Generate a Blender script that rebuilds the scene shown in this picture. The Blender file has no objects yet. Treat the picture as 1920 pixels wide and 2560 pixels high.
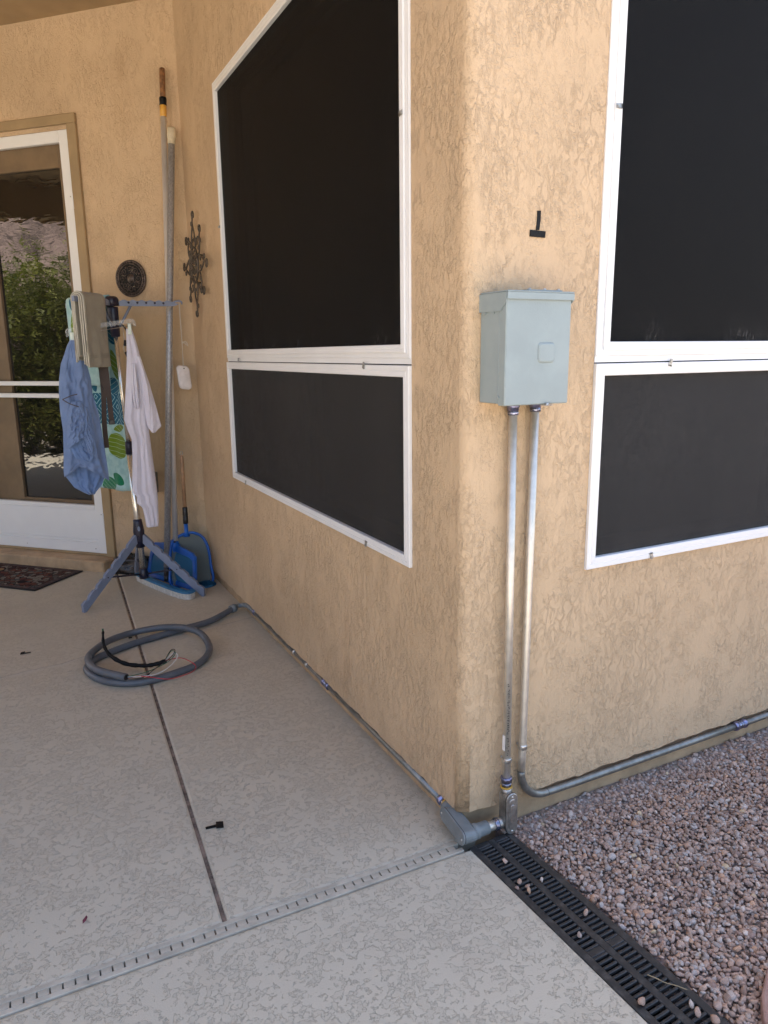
import bpy, math, random
import numpy as np
from mathutils import Vector, Matrix
from mathutils import noise as _mn
mnoise0 = _mn.noise
R = math.radians
random.seed(7)
rng = np.random.default_rng(7)
scene = bpy.context.scene
col = scene.collection

# ------------------------------------------------------------------ camera
CAM = Vector((-1.060, -1.602, 1.400))
yaw, pitch, roll = R(27.09), R(12.29), R(-0.68)
fw = Vector((math.sin(yaw)*math.cos(pitch), math.cos(yaw)*math.cos(pitch), -math.sin(pitch)))
rt = Vector((math.cos(yaw), -math.sin(yaw), 0))
up = rt.cross(fw)
r2 = rt*math.cos(roll) + up*math.sin(roll)
u2 = up*math.cos(roll) - rt*math.sin(roll)
cd = bpy.data.cameras.new('camera')
cam = bpy.data.objects.new('camera', cd); col.objects.link(cam)
cam.matrix_world = Matrix(((r2.x, u2.x, -fw.x, CAM.x), (r2.y, u2.y, -fw.y, CAM.y), (r2.z, u2.z, -fw.z, CAM.z), (0, 0, 0, 1)))
cd.sensor_fit = 'VERTICAL'; cd.sensor_height = 24.0; cd.lens = 24.0*1825.0/2560.0
cd.clip_start = 0.02; cd.clip_end = 500
scene.camera = cam

# ------------------------------------------------------------------ sky, sun, exposure
SUN_AZ = R(28)      # measured from +Y towards +X: the sun stands behind the house
SUN_EL = R(71)
world = bpy.data.worlds.new('World'); scene.world = world; world.use_nodes = True
wn = world.node_tree.nodes; wl = world.node_tree.links
sky = wn.new('ShaderNodeTexSky'); sky.sky_type = 'NISHITA'; sky.sun_disc = False
sky.sun_elevation = SUN_EL; sky.sun_rotation = SUN_AZ
sky.air_density = 1.0; sky.dust_density = 2.5; sky.ozone_density = 1.0
wl.new(sky.outputs[0], wn['Background'].inputs[0]); wn['Background'].inputs[1].default_value = 0.105
sd = bpy.data.lights.new('sun', 'SUN'); sd.energy = 4.8; sd.angle = R(0.53); sd.color = (1.0, 0.955, 0.89)
sun = bpy.data.objects.new('sun', sd); col.objects.link(sun)
sdir = Vector((math.sin(SUN_AZ)*math.cos(SUN_EL), math.cos(SUN_AZ)*math.cos(SUN_EL), math.sin(SUN_EL)))
sun.rotation_euler = sdir.to_track_quat('Z', 'Y').to_euler(); sun.location = sdir*20
vs = scene.view_settings
vs.view_transform = 'Standard'; vs.look = 'None'; vs.gamma = 1.0; vs.use_curve_mapping = False
vs.exposure = 2.17
cy = scene.cycles
cy.use_denoising = True
try:
    cy.denoiser = 'OPENIMAGEDENOISE'; cy.denoising_input_passes = 'RGB_ALBEDO_NORMAL'; cy.denoising_prefilter = 'ACCURATE'
except Exception: pass
cy.max_bounces = 10; cy.diffuse_bounces = 6; cy.glossy_bounces = 4; cy.transmission_bounces = 6; cy.transparent_max_bounces = 8
cy.sample_clamp_indirect = 4.0; cy.caustics_reflective = False; cy.caustics_refractive = False

# ------------------------------------------------------------------ helpers
def tag(o, label=None, cat=None, group=None, kind=None):
    if label: o['label'] = label
    if cat: o['category'] = cat
    if group: o['group'] = group
    if kind: o['kind'] = kind
    return o
def empty(name, loc=(0, 0, 0), rot=(0, 0, 0), parent=None):
    o = bpy.data.objects.new(name, None); col.objects.link(o)
    o.location = loc; o.rotation_euler = rot; o.empty_display_size = 0.05
    if parent: o.parent = parent
    return o
class MB:
    """collects shapes into one mesh"""
    def __init__(s): s.v = []; s.f = []; s.sm = []
    def add(s, vs, fs, smooth=False):
        b = len(s.v); s.v += [tuple(p) for p in vs]
        s.f += [tuple(b+i for i in f) for f in fs]; s.sm += [smooth]*len(fs); return s
    def box(s, lo, hi, M=None, bev=0.0):
        x0, y0, z0 = lo; x1, y1, z1 = hi
        if bev <= 0:
            v = [(x0,y0,z0),(x1,y0,z0),(x1,y1,z0),(x0,y1,z0),(x0,y0,z1),(x1,y0,z1),(x1,y1,z1),(x0,y1,z1)]
            f = [(0,3,2,1),(4,5,6,7),(0,1,5,4),(1,2,6,5),(2,3,7,6),(3,0,4,7)]
        else:
            v = []; idx = {}
            c = [(x0,x1),(y0,y1),(z0,z1)]
            for a in range(8):
                q = [(a>>k)&1 for k in range(3)]
                for ax in range(3):
                    p = []
                    for k in range(3):
                        t = c[k][q[k]]
                        if k != ax: t += bev if q[k]==0 else -bev
                        p.append(t)
                    idx[(a,ax)] = len(v); v.append(tuple(p))
            f = []
            def ring(ax, side):
                o = [(ax+1)%3, (ax+2)%3]; cs = []
                for i, j in ((0,0),(1,0),(1,1),(0,1)):
                    a = (side<<ax)|(i<<o[0])|(j<<o[1]); cs.append(idx[(a,ax)])
                return cs if side else cs[::-1]
            for ax in range(3): f += [tuple(ring(ax,0)), tuple(ring(ax,1))]
            for a in range(8):
                t = (idx[(a,0)], idx[(a,1)], idx[(a,2)])
                par = bin(a).count('1')%2
                f.append(t if par else t[::-1])
            for ax in range(3):
                o = [(ax+1)%3, (ax+2)%3]
                for i in (0,1):
                    for j in (0,1):
                        a0 = (i<<o[0])|(j<<o[1]); a1 = a0|(1<<ax)
                        q = (idx[(a0,o[0])], idx[(a1,o[0])], idx[(a1,o[1])], idx[(a0,o[1])])
                        f.append(q if (i==j) else q[::-1])
        if M is not None: v = [tuple(M @ Vector(p)) for p in v]
        return s.add(v, f)
    def tube(s, pts, r, n=10, cap=True, closed=False, smooth=True, flat=1.0, upv=None):
        pts = [Vector(p) for p in pts]; m = len(pts)
        rr = r if isinstance(r, (list, tuple)) else [r]*m
        vs = []; T0 = None; N = None
        for i, p in enumerate(pts):
            a = pts[(i-1) % m] if (i > 0 or closed) else pts[0]
            b = pts[(i+1) % m] if (i < m-1 or closed) else pts[-1]
            T = (b-a)
            if T.length < 1e-9: T = T0 or Vector((0,0,1))
            T.normalize()
            if N is None:
                h = Vector(upv) if upv else (Vector((0,0,1)) if abs(T.z) < 0.9 else Vector((1,0,0)))
                N = (h - T*h.dot(T)).normalized()
            else:
                N = (N - T*N.dot(T))
                if N.length < 1e-6: N = T.orthogonal()
                N.normalize()
            B = T.cross(N); T0 = T
            for k in range(n):
                an = 2*math.pi*k/n
                vs.append(p + N*(math.cos(an)*rr[i]) + B*(math.sin(an)*rr[i]*flat))
        fs = []
        for i in range(m if closed else m-1):
            for k in range(n):
                a = i*n+k; b = i*n+(k+1)%n; j = ((i+1)%m)*n
                fs.append((a, b, j+(k+1)%n, j+k))
        s.add(vs, fs, smooth)
        if cap and not closed:
            b = len(s.v)-len(vs)
            s.f.append(tuple(b+k for k in range(n))[::-1]); s.sm.append(False)
            s.f.append(tuple(b+(m-1)*n+k for k in range(n))); s.sm.append(False)
        return s
    def cyl(s, a, b, r, n=16, r2=None, smooth=True):
        return s.tube([a, b], [r, r if r2 is None else r2], n, smooth=smooth)
    def lathe(s, a, b, prof, n=20):
        """prof: list of (t along a->b in metres, radius)"""
        a = Vector(a); d = (Vector(b)-a).normalized()
        return s.tube([a+d*t for t, _ in prof], [max(q, 1e-5) for _, q in prof], n)
    def prism(s, poly, M, t0, t1, smooth=False):
        """polygon in local xy extruded along local z from t0 to t1, placed by matrix M"""
        n = len(poly)
        v = [tuple(M @ Vector((x, y, t0))) for x, y in poly] + [tuple(M @ Vector((x, y, t1))) for x, y in poly]
        f = [tuple(range(n))[::-1], tuple(range(n, 2*n))] + [(i, (i+1)%n, n+(i+1)%n, n+i) for i in range(n)]
        return s.add(v, f)
    def build(s, name, mat, parent=None, recalc=False):
        me = bpy.data.meshes.new(name); me.from_pydata(s.v, [], s.f)
        me.polygons.foreach_set('use_smooth', s.sm)
        if recalc:
            import bmesh
            bm = bmesh.new(); bm.from_mesh(me); bmesh.ops.recalc_face_normals(bm, faces=bm.faces[:]); bm.to_mesh(me); bm.free()
        me.update()
        o = bpy.data.objects.new(name, me); col.objects.link(o)
        if mat: me.materials.append(mat)
        if parent: o.parent = parent
        return o
def frame(o, x, y, z):
    x, y, z = Vector(x), Vector(y), Vector(z)
    return Matrix(((x.x,y.x,z.x,o[0]),(x.y,y.y,z.y,o[1]),(x.z,y.z,z.z,o[2]),(0,0,0,1)))
def spline(pts, n=8, closed=False):
    """Catmull-Rom through points"""
    P = [Vector(p) for p in pts]; m = len(P); out = []
    for i in range(m if closed else m-1):
        g = lambda k: P[k % m] if closed else P[min(max(k, 0), m-1)]
        a, b, c, d = g(i-1), g(i), g(i+1), g(i+2)
        for j in range(n):
            t = j/n
            out.append(0.5*((2*b)+(c-a)*t+(2*a-5*b+4*c-d)*t*t+(3*b-a-3*c+d)*t**3))
    if not closed: out.append(P[-1])
    return out
def rrect(w, h, r, n=5, cx=0, cy=0):
    out = []
    for sx, sy, a0 in ((1,1,0),(-1,1,90),(-1,-1,180),(1,-1,270)):
        for k in range(n+1):
            a = R(a0+90*k/n); out.append((cx+sx*(w/2-r)+r*math.cos(a), cy+sy*(h/2-r)+r*math.sin(a)))
    return out

# ------------------------------------------------------------------ materials
class NT:
    def __init__(s, name):
        s.m = bpy.data.materials.new(name); s.m.use_nodes = True
        s.t = s.m.node_tree; s.n = s.t.nodes; s.l = s.t.links; s.b = s.n['Principled BSDF']
        s.co = None
    def new(s, ty, **kw):
        nd = s.n.new('ShaderNode'+ty)
        for k, v in kw.items(): setattr(nd, k, v)
        return nd
    def put(s, sock, v):
        if v is None: return
        if isinstance(v, bpy.types.NodeSocket): s.l.new(v, sock)
        elif isinstance(v, (tuple, list)) and len(v) == 3 and sock.type == 'RGBA': sock.default_value = (*v, 1)
        else: sock.default_value = v
    def coord(s, scale=(1, 1, 1), rot=(0, 0, 0), loc=(0, 0, 0)):
        if s.co is None: s.co = s.new('TexCoord').outputs['Object']
        mp = s.new('Mapping'); s.l.new(s.co, mp.inputs[0])
        mp.inputs['Scale'].default_value = scale; mp.inputs['Rotation'].default_value = rot; mp.inputs['Location'].default_value = loc
        return mp.outputs[0]
    def noise(s, vec, scale, detail=3, rough=0.5, dist=0.0):
        nd = s.new('TexNoise'); s.l.new(vec, nd.inputs['Vector'])
        nd.inputs['Scale'].default_value = scale; nd.inputs['Detail'].default_value = detail
        nd.inputs['Roughness'].default_value = rough; nd.inputs['Distortion'].default_value = dist
        return nd.outputs['Fac']
    def vor(s, vec, scale, feature='F1', out='Distance', rnd=1.0):
        nd = s.new('TexVoronoi', feature=feature); s.l.new(vec, nd.inputs['Vector'])
        nd.inputs['Scale'].default_value = scale; nd.inputs['Randomness'].default_value = rnd
        return nd.outputs[out]
    def math(s, op, a, b=None, c=None, clamp=False):
        nd = s.new('Math', operation=op); nd.use_clamp = clamp
        s.put(nd.inputs[0], a)
        if b is not None: s.put(nd.inputs[1], b)
        if c is not None: s.put(nd.inputs[2], c)
        return nd.outputs[0]
    def step(s, v, lo, hi, a=0.0, b=1.0):
        nd = s.new('MapRange', interpolation_type='SMOOTHSTEP'); s.put(nd.inputs[0], v)
        for i, q in enumerate((lo, hi, a, b)): nd.inputs[i+1].default_value = q
        return nd.outputs[0]
    def mix(s, fac, a, b, blend='MIX'):
        nd = s.new('Mix', data_type='RGBA', blend_type=blend); s.put(nd.inputs[0], fac); s.put(nd.inputs[6], a); s.put(nd.inputs[7], b)
        return nd.outputs[2]
    def bump(s, h, dist=1.0, strength=1.0, normal=None):
        nd = s.new('Bump'); nd.inputs['Strength'].default_value = strength; nd.inputs['Distance'].default_value = dist
        s.put(nd.inputs['Height'], h)
        if normal is not None: s.l.new(normal, nd.inputs['Normal'])
        return nd.outputs[0]
    def out(s, color=None, rough=None, metal=None, normal=None, spec=None, **kw):
        if color is not None: s.put(s.b.inputs['Base Color'], color)
        if rough is not None: s.put(s.b.inputs['Roughness'], rough)
        if metal is not None: s.put(s.b.inputs['Metallic'], metal)
        if spec is not None: s.put(s.b.inputs['Specular IOR Level'], spec)
        if normal is not None: s.put(s.b.inputs['Normal'], normal)
        for k, v in kw.items(): s.put(s.b.inputs[k.replace('_', ' ')], v)
        return s.m
def plain(name, color, rough=0.5, metal=0.0, var=0.12, scale=18, bumpd=0.0, bscale=150, spec=0.5):
    """a plain material with some grime and unevenness"""
    t = NT(name); v = t.coord()
    f = t.noise(v, scale, 5, 0.6)
    c2 = tuple(x*(1-2.2*var) for x in color); c3 = tuple(min(1, x*(1+1.2*var)) for x in color)
    c = t.mix(t.step(f, 0.3, 0.7), c2, c3)
    r = t.step(t.noise(v, scale*3, 4), 0.3, 0.7, max(0, rough-(0.015 if metal > 0.3 else 0.08)), min(1, rough+(0.015 if metal > 0.3 else 0.08)))
    nm = t.bump(t.noise(v, bscale, 3), bumpd) if bumpd else None
    return t.out(c, r, metal, nm, spec)

def mat_stucco(name, base, dark, k=1.0, vstretch=0.5):
    t = NT(name)
    v = t.coord((1, 1, vstretch)); vi = t.coord()
    n1 = t.noise(v, 47*k, 6, 0.68, 0.5)
    n1b = t.noise(t.coord((1, 1, 0.9), loc=(3.1, 1.7, 5)), 105*k, 3, 0.6, 0.3)
    patch = t.step(t.noise(t.coord((1, 1, 0.7)), 6.5, 4, 0.65, 0.6), 0.34, 0.56)
    patch2 = t.step(t.noise(t.coord((1, 1, 0.6), loc=(9, 4, 2)), 9, 4, 0.6, 0.5), 0.38, 0.58)
    plat = t.step(n1, 0.455, 0.60)
    plat2 = t.step(n1b, 0.44, 0.62)
    drag = t.noise(t.coord((1, 1, 0.05)), 120, 2)
    fine = t.noise(vi, 330, 2)
    big = t.noise(vi, 2.2, 3)
    h = t.math('MULTIPLY', plat, t.math('MULTIPLY_ADD', patch, 0.0019, 0.0003))
    h = t.math('MULTIPLY_ADD', t.math('MULTIPLY', plat2, patch2), 0.0013, h)
    h = t.math('MULTIPLY_ADD', drag, 0.0011, h)
    h = t.math('MULTIPLY_ADD', fine, 0.0010, h)
    h = t.math('MULTIPLY_ADD', big, 0.006, h)
    e1 = t.step(t.math('ABSOLUTE', t.math('SUBTRACT', n1, 0.475)), 0.0, 0.0095, 1, 0)
    e2 = t.step(t.math('ABSOLUTE', t.math('SUBTRACT', n1b, 0.495)), 0.0, 0.016, 1, 0)
    e = t.math('MAXIMUM', t.math('MULTIPLY', e1, t.math('MULTIPLY_ADD', patch, 0.7, 0.1)), t.math('MULTIPLY', e2, t.math('MULTIPLY', patch2, 0.7)))
    e = t.math('MULTIPLY', e, t.step(t.noise(t.coord(loc=(1, 8, 3)), 26, 5, 0.65), 0.46, 0.66))
    c = t.mix(t.step(big, 0.3, 0.7), tuple(x*0.93 for x in base), tuple(min(1, x*1.04) for x in base))
    blot = t.step(t.noise(t.coord((1, 1, 0.4), loc=(5, 5, 5)), 3.0, 5, 0.65), 0.58, 0.75)
    c = t.mix(t.math('MULTIPLY', blot, 0.20), c, dark)
    c = t.mix(t.math('MULTIPLY', plat, 0.10), c, tuple(min(1, x*1.18) for x in base))  # raised plateaus lightened in the colour, as if catching light
    c = t.mix(t.math('MULTIPLY', e, 0.50), c, tuple(0.72*d+0.28*b for d, b in zip(dark, base)))
    return t.out(c, 0.85, 0, t.bump(h, 1.0, 1.0), 0.25)

M = {}
M['stucco'] = mat_stucco('stucco', (0.605, 0.440, 0.276), (0.30, 0.165, 0.075))
M['foundation'] = plain('painted_foundation', (0.47, 0.325, 0.19), 0.8, var=0.1, scale=9, bumpd=0.002, bscale=60)
M['trim'] = plain('tan_trim_paint', (0.36, 0.255, 0.135), 0.6, var=0.06, scale=5)
M['ceiling'] = plain('porch_ceiling_paint', (0.40, 0.28, 0.15), 0.8, var=0.06, scale=3)
M['brown'] = plain('brown_door_paint', (0.20, 0.135, 0.075), 0.5, var=0.08, scale=6)
M['white'] = plain('white_aluminium', (0.80, 0.80, 0.785), 0.38, var=0.01, scale=6)
M['dark_gap'] = plain('dark_gap', (0.02, 0.02, 0.02), 0.9)
M['galv'] = plain('zinc_clip', (0.42, 0.41, 0.38), 0.42, 0.8, var=0.2, scale=60)

def mat_patio():
    t = NT('patio_concrete'); v = t.coord()
    n = t.noise(t.coord((1.0, 1.0, 1.0)), 46, 9, 0.70, 0.3)
    m = t.noise(t.coord(loc=(4, 2, 0)), 8.5, 4, 0.6, 0.4)
    thr = t.math('SUBTRACT', n, t.math('MULTIPLY_ADD', m, -0.46, 0.70))
    plat = t.step(thr, -0.012, 0.02)
    edge = t.step(t.math('ABSOLUTE', thr), 0.0, 0.0125, 1, 0)
    fine = t.noise(v, 260, 3, 0.6)
    big = t.noise(v, 1.3, 5, 0.6)
    h = t.math('MULTIPLY', plat, 0.0008)
    h = t.math('MULTIPLY_ADD', fine, 0.0006, h)
    c = t.mix(plat, (0.535, 0.476, 0.372), (0.565, 0.504, 0.396))
    c = t.mix(t.math('MULTIPLY', t.step(big, 0.5, 0.75), 0.4), c, (0.48, 0.41, 0.32))
    c = t.mix(t.math('MULTIPLY', t.step(t.noise(t.coord(loc=(7, 1, 0)), 6, 5, 0.7), 0.62, 0.78), 0.30), c, (0.36, 0.30, 0.24))
    c = t.mix(t.math('MULTIPLY', edge, t.step(t.noise(t.coord(loc=(6, 6, 0)), 5, 4, 0.6), 0.3, 0.62, 0.14, 0.40)), c, (0.24, 0.21, 0.17))
    # hairline crack running out from the wall, with a pale smear along it
    s = t.new('SeparateXYZ'); t.l.new(v, s.inputs[0])
    wob = t.noise(v, 9, 3)
    ln = t.math('SUBTRACT', s.outputs[1], t.math('MULTIPLY_ADD', s.outputs[0], 0.16, 2.085))
    ln = t.math('ADD', ln, t.math('MULTIPLY_ADD', wob, 0.05, -0.025))
    c = t.mix(t.math('MULTIPLY', t.step(ln, -0.05, -0.002, 0, 1), t.math('MULTIPLY', t.step(ln, 0.0, 0.003, 1, 0), 0.25)), c, (0.5, 0.48, 0.45))
    c = t.mix(t.math('MULTIPLY', t.step(t.math('ABSOLUTE', ln), 0, 0.004, 1, 0), 0.6), c, (0.2, 0.17, 0.15))
    return t.out(c, 0.75, 0, t.bump(h, 1.0, 1.0), 0.3)
M['patio'] = mat_patio()
M['joint'] = plain('joint_filler', (0.20, 0.15, 0.12), 0.9, var=0.3, scale=25, bumpd=0.004, bscale=90)
M['drainplastic'] = plain('tan_drain_plastic', (0.50, 0.45, 0.365), 0.85, var=0.1, scale=14, bumpd=0.0005, bscale=120, spec=0.2)
M['ground'] = plain('sandy_ground', (0.44, 0.385, 0.32), 0.95, var=0.12, scale=3, bumpd=0.01, bscale=40)

# ------------------------------------------------------------------ frames of the walls
S = math.sqrt(0.5); YC = 2.97
def cw(u, z, o=0.0): return Vector((-S*u - S*o, YC + S*u - S*o, z))      # point on the door wall
def frameC(u, z, o=0.0): return frame(cw(u, z, o), (-S, S, 0), (0, 0, 1), (-S, -S, 0)) # x along the wall to the left, y up, z out
def frameA(y, z, o=0.0): return frame((-o, y, z), (0, -1, 0), (0, 0, 1), (-1, 0, 0))   # x towards the camera
def frameB(x, z, o=0.0): return frame((x, -o, z), (1, 0, 0), (0, 0, 1), (0, -1, 0))

# ------------------------------------------------------------------ ground and patio
g = MB().add([(-150, -150, -0.13), (150, -150, -0.13), (150, 150, -0.13), (-150, 150, -0.13)], [(0, 1, 2, 3)])
tag(g.build('ground', M['ground']), kind='structure')
patio = empty('patio'); tag(patio, kind='structure')
def slab(poly, name='slab', z0=-0.12, z1=0.0, bev=0.009, mat='patio'):
    """polygon slab with a small rounded edge"""
    m = MB(); n = len(poly); c = Vector((sum(p[0] for p in poly)/n, sum(p[1] for p in poly)/n))
    def inset(d):
        out = []
        for i in range(n):
            p0, p, p1 = Vector(poly[i-1]), Vector(poly[i]), Vector(poly[(i+1) % n])
            e0 = (p-p0).normalized(); e1 = (p1-p).normalized()
            n0 = Vector((-e0.y, e0.x)); n1 = Vector((-e1.y, e1.x)); k = 1+n0.dot(n1)
            out.append(p+(n0+n1)*(d/max(k, 0.2)))
        return out
    rings = [(0, z0), (0, z1-bev), (bev*0.3, z1-bev*0.3), (bev, z1)]
    v = []
    for d, z in rings: v += [(q.x, q.y, z) for q in inset(d)]
    f = [tuple(range(n))[::-1], tuple(range(3*n, 4*n))]
    for r in range(3):
        for i in range(n): f.append((r*n+i, r*n+(i+1) % n, (r+1)*n+(i+1) % n, (r+1)*n+i))
    m.add(v, f)
    return m.build(name, M[mat], patio)
jx = lambda y: -0.707 + (y-0.0)*0.0545     # control joint line
sy = lambda x: -0.0385 - 0.0165*x          # axis of the narrow drain
HW = 0.0245
gx = lambda y: -0.0065 - 0.034*y           # left edge of the channel grate
XL = -6.8; YT = 9.0
slab([(XL, sy(XL)+HW), (jx(0)-0.0045, sy(jx(0))+HW), (jx(YT)-0.0045, YT), (XL, YT)])
slab([(jx(0)+0.0045, sy(jx(0))+HW), (0.045, sy(0.0)+HW), (0.045, YT), (jx(YT)+0.0045, YT)])
slab([(XL, -3.6), (gx(-3.6), -3.6), (gx(-0.06), sy(0)-HW), (XL, sy(XL)-HW)])
m = MB(); m.box((-0.9, -0.05, -0.12), (-0.3, 6, -0.006)); m.build('joint_filler', M['joint'], patio)

# narrow slotted drain set flush in the concrete
dr = empty('deck_drain', (-1.2, sy(-1.2), 0), (0, 0, math.atan(-0.0165)))
tag(dr, 'narrow tan slotted drain strip set flush across the patio concrete', 'drain')
def rail(y0, y1, x0=-4.0, x1=1.175, zt=0.0015):
    return MB().box((x0, y0, -0.05), (x1, y1, zt), bev=0.0012)
rail(-0.0235, -0.0095).build('side_rail', M['drainplastic'], dr)
rail(0.0095, 0.0235).build('side_rail', M['drainplastic'], dr)
MB().box((-4.0, -0.0094, -0.05), (1.175, 0.0094, -0.018)).build('channel', M['dark_gap'], dr)
segm = None; x = -1.6
while x < 1.16:
    if segm is None:
        so = MB().box((0, -0.0093, -0.016), (0.0232, 0.0093, 0.0006), bev=0.0009).build('segment', M['drainplastic'], dr); segm = so
    else:
        so = segm.copy(); col.objects.link(so)
    so.location = (x, 0, random.uniform(-0.0004, 0.0003)); x += 0.0268

# ------------------------------------------------------------------ channel grate
def mat_grate():
    t = NT('black_grate_plastic'); v = t.coord()
    d = t.step(t.noise(v, 45, 5, 0.65), 0.45, 0.75)
    c = t.mix(t.math('MULTIPLY', d, 0.55), (0.026, 0.026, 0.027), (0.11, 0.105, 0.10))
    return t.out(c, 0.5, 0, t.bump(t.noise(v, 300, 2), 0.0004), 0.5)
M['grate'] = mat_grate()
gr = empty('channel_drain', (0.0685, -0.055, -0.004), (0, 0, 0.034))
tag(gr, 'black plastic slotted channel drain grate between concrete and gravel', 'drain')
GL = 3.2; W2 = 0.074
MB().box((-W2, -GL, -0.006), (-W2+0.0205, 0, 0.004), bev=0.0015).build('edge_rail', M['grate'], gr)
MB().box((W2-0.0205, -GL, -0.006), (W2, 0, 0.004), bev=0.0015).build('edge_rail', M['grate'], gr)
MB().box((-0.0105, -GL, -0.006), (0.0105, 0, 0.0035), bev=0.0015).build('centre_rib', M['grate'], gr)
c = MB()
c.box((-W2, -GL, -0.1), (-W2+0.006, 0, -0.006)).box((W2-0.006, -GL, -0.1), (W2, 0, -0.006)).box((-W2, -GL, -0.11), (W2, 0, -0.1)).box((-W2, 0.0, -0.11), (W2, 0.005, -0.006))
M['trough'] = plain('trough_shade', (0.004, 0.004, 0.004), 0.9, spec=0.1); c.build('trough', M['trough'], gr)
bar = None
for i in range(75):
    for sx in (-1, 1):
        w = 0.0072 if i % 30 else 0.02
        if bar is None or w != 0.0072:
            b = MB().box((-0.0215, -w/2, -0.006), (0.0215, w/2, 0.003), bev=0.0013).build('bar', M['grate'], gr)
            if w == 0.0072: bar = b
        else:
            b = bar.copy(); col.objects.link(b)
        b.location = (sx*0.0320, -0.008-i*0.0149, random.uniform(-0.0003, 0.0002))
MB().box((-0.05, -GL, -0.006), (0.05, -1.12, 0.0028)).build('far_panel', M['grate'], gr)

# ------------------------------------------------------------------ gravel
def rocks(n_shapes=24):
    import bmesh
    bm = bmesh.new(); bmesh.ops.create_icosphere(bm, subdivisions=2, radius=1.0); bm.verts.ensure_lookup_table()
    base = np.array([v.co[:] for v in bm.verts]); faces = np.array([[v.index for v in f.verts] for f in bm.faces]); bm.free()
    out = []
    for k in range(n_shapes):
        p = base.copy()
        for j in range(9):                       # cut flat facets
            d = rng.normal(size=3); d /= np.linalg.norm(d); h = rng.uniform(0.55, 0.88)
            q = p @ d; p -= np.outer(np.maximum(q-h, 0), d)
        p *= np.array([rng.uniform(0.95, 1.35), rng.uniform(0.7, 1.0), rng.uniform(0.55, 0.85)])
        p += rng.normal(size=p.shape)*0.018
        out.append(p)
    return out, faces
SHAPES, RF = rocks()
def rotm(n):
    q = rng.normal(size=(n, 4)); q[:, 1:3] *= 0.55; q /= np.linalg.norm(q, axis=1)[:, None]
    w, x, y, z = q.T
    return np.stack([np.stack([1-2*(y*y+z*z), 2*(x*y-z*w), 2*(x*z+y*w)], 1), np.stack([2*(x*y+z*w), 1-2*(x*x+z*z), 2*(y*z-x*w)], 1), np.stack([2*(x*z-y*w), 2*(y*z+x*w), 1-2*(x*x+y*y)], 1)], 1)
PAL = np.array([(0.29, 0.195, 0.155), (0.25, 0.175, 0.145), (0.34, 0.245, 0.205), (0.28, 0.235, 0.22), (0.38, 0.315, 0.285), (0.22, 0.15, 0.13), (0.31, 0.27, 0.26), (0.36, 0.22, 0.15), (0.40, 0.30, 0.20)])
PAL = PAL*np.array([1.58, 1.58, 1.50])
PW = np.array([.22, .2, .16, .14, .07, .1, .06, .04, .01]); PW /= PW.sum()
def mat_gravel():
    t = NT('granite_gravel'); a = t.new('Attribute', attribute_name='stone')
    v = t.coord()
    sp = t.step(t.noise(v, 420, 3, 0.6), 0.42, 0.66)
    c = t.mix(t.math('MULTIPLY', sp, 0.36), a.outputs['Color'], (0.16, 0.11, 0.09))
    c = t.mix(t.math('MULTIPLY', t.step(t.noise(t.coord(loc=(3, 3, 3)), 350, 2), 0.56, 0.7), 0.35), c, (0.52, 0.43, 0.38))
    return t.out(c, 0.85, 0, t.bump(t.noise(v, 600, 2), 0.0006), 0.25)
M['gravel'] = mat_gravel()
def mesh_np(name, V, F, colr, mat):
    me = bpy.data.meshes.new(name); nv, nf = len(V), len(F)
    me.vertices.add(nv); me.vertices.foreach_set('co', V.astype(np.float32).ravel())
    me.loops.add(nf*3); me.loops.foreach_set('vertex_index', F.astype(np.int32).ravel())
    me.polygons.add(nf); me.polygons.foreach_set('loop_start', np.arange(0, nf*3, 3, dtype=np.int32)); me.polygons.foreach_set('loop_total', np.full(nf, 3, np.int32))
    at = me.color_attributes.new('stone', 'FLOAT_COLOR', 'POINT')
    at.data.foreach_set('color', np.concatenate([colr, np.ones((nv, 1))], 1).astype(np.float32).ravel())
    me.update(calc_edges=True); me.validate(); me.materials.append(mat)
    o = bpy.data.objects.new(name, me); col.objects.link(o); return o
def grade(x, y):   # the gravel surface is a little low along the wall
    return -0.012 - 0.014*np.exp(-((y-0.0)/0.12)**2)
def field(x0, x1, y0, y1, sp, lo):
    xs, ys = np.meshgrid(np.arange(x0, x1, sp), np.arange(y0, y1, sp*0.87))
    xs = xs + (np.arange(xs.shape[0]) % 2)[:, None]*sp/2
    P = np.stack([xs.ravel(), ys.ravel()], 1) + rng.uniform(-0.42, 0.42, (xs.size, 2))*sp
    k = (P[:, 0] > 0.155 - 0.034*P[:, 1] + 0.003) & (P[:, 1] < 0.012)
    return P[k], lo
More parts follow.
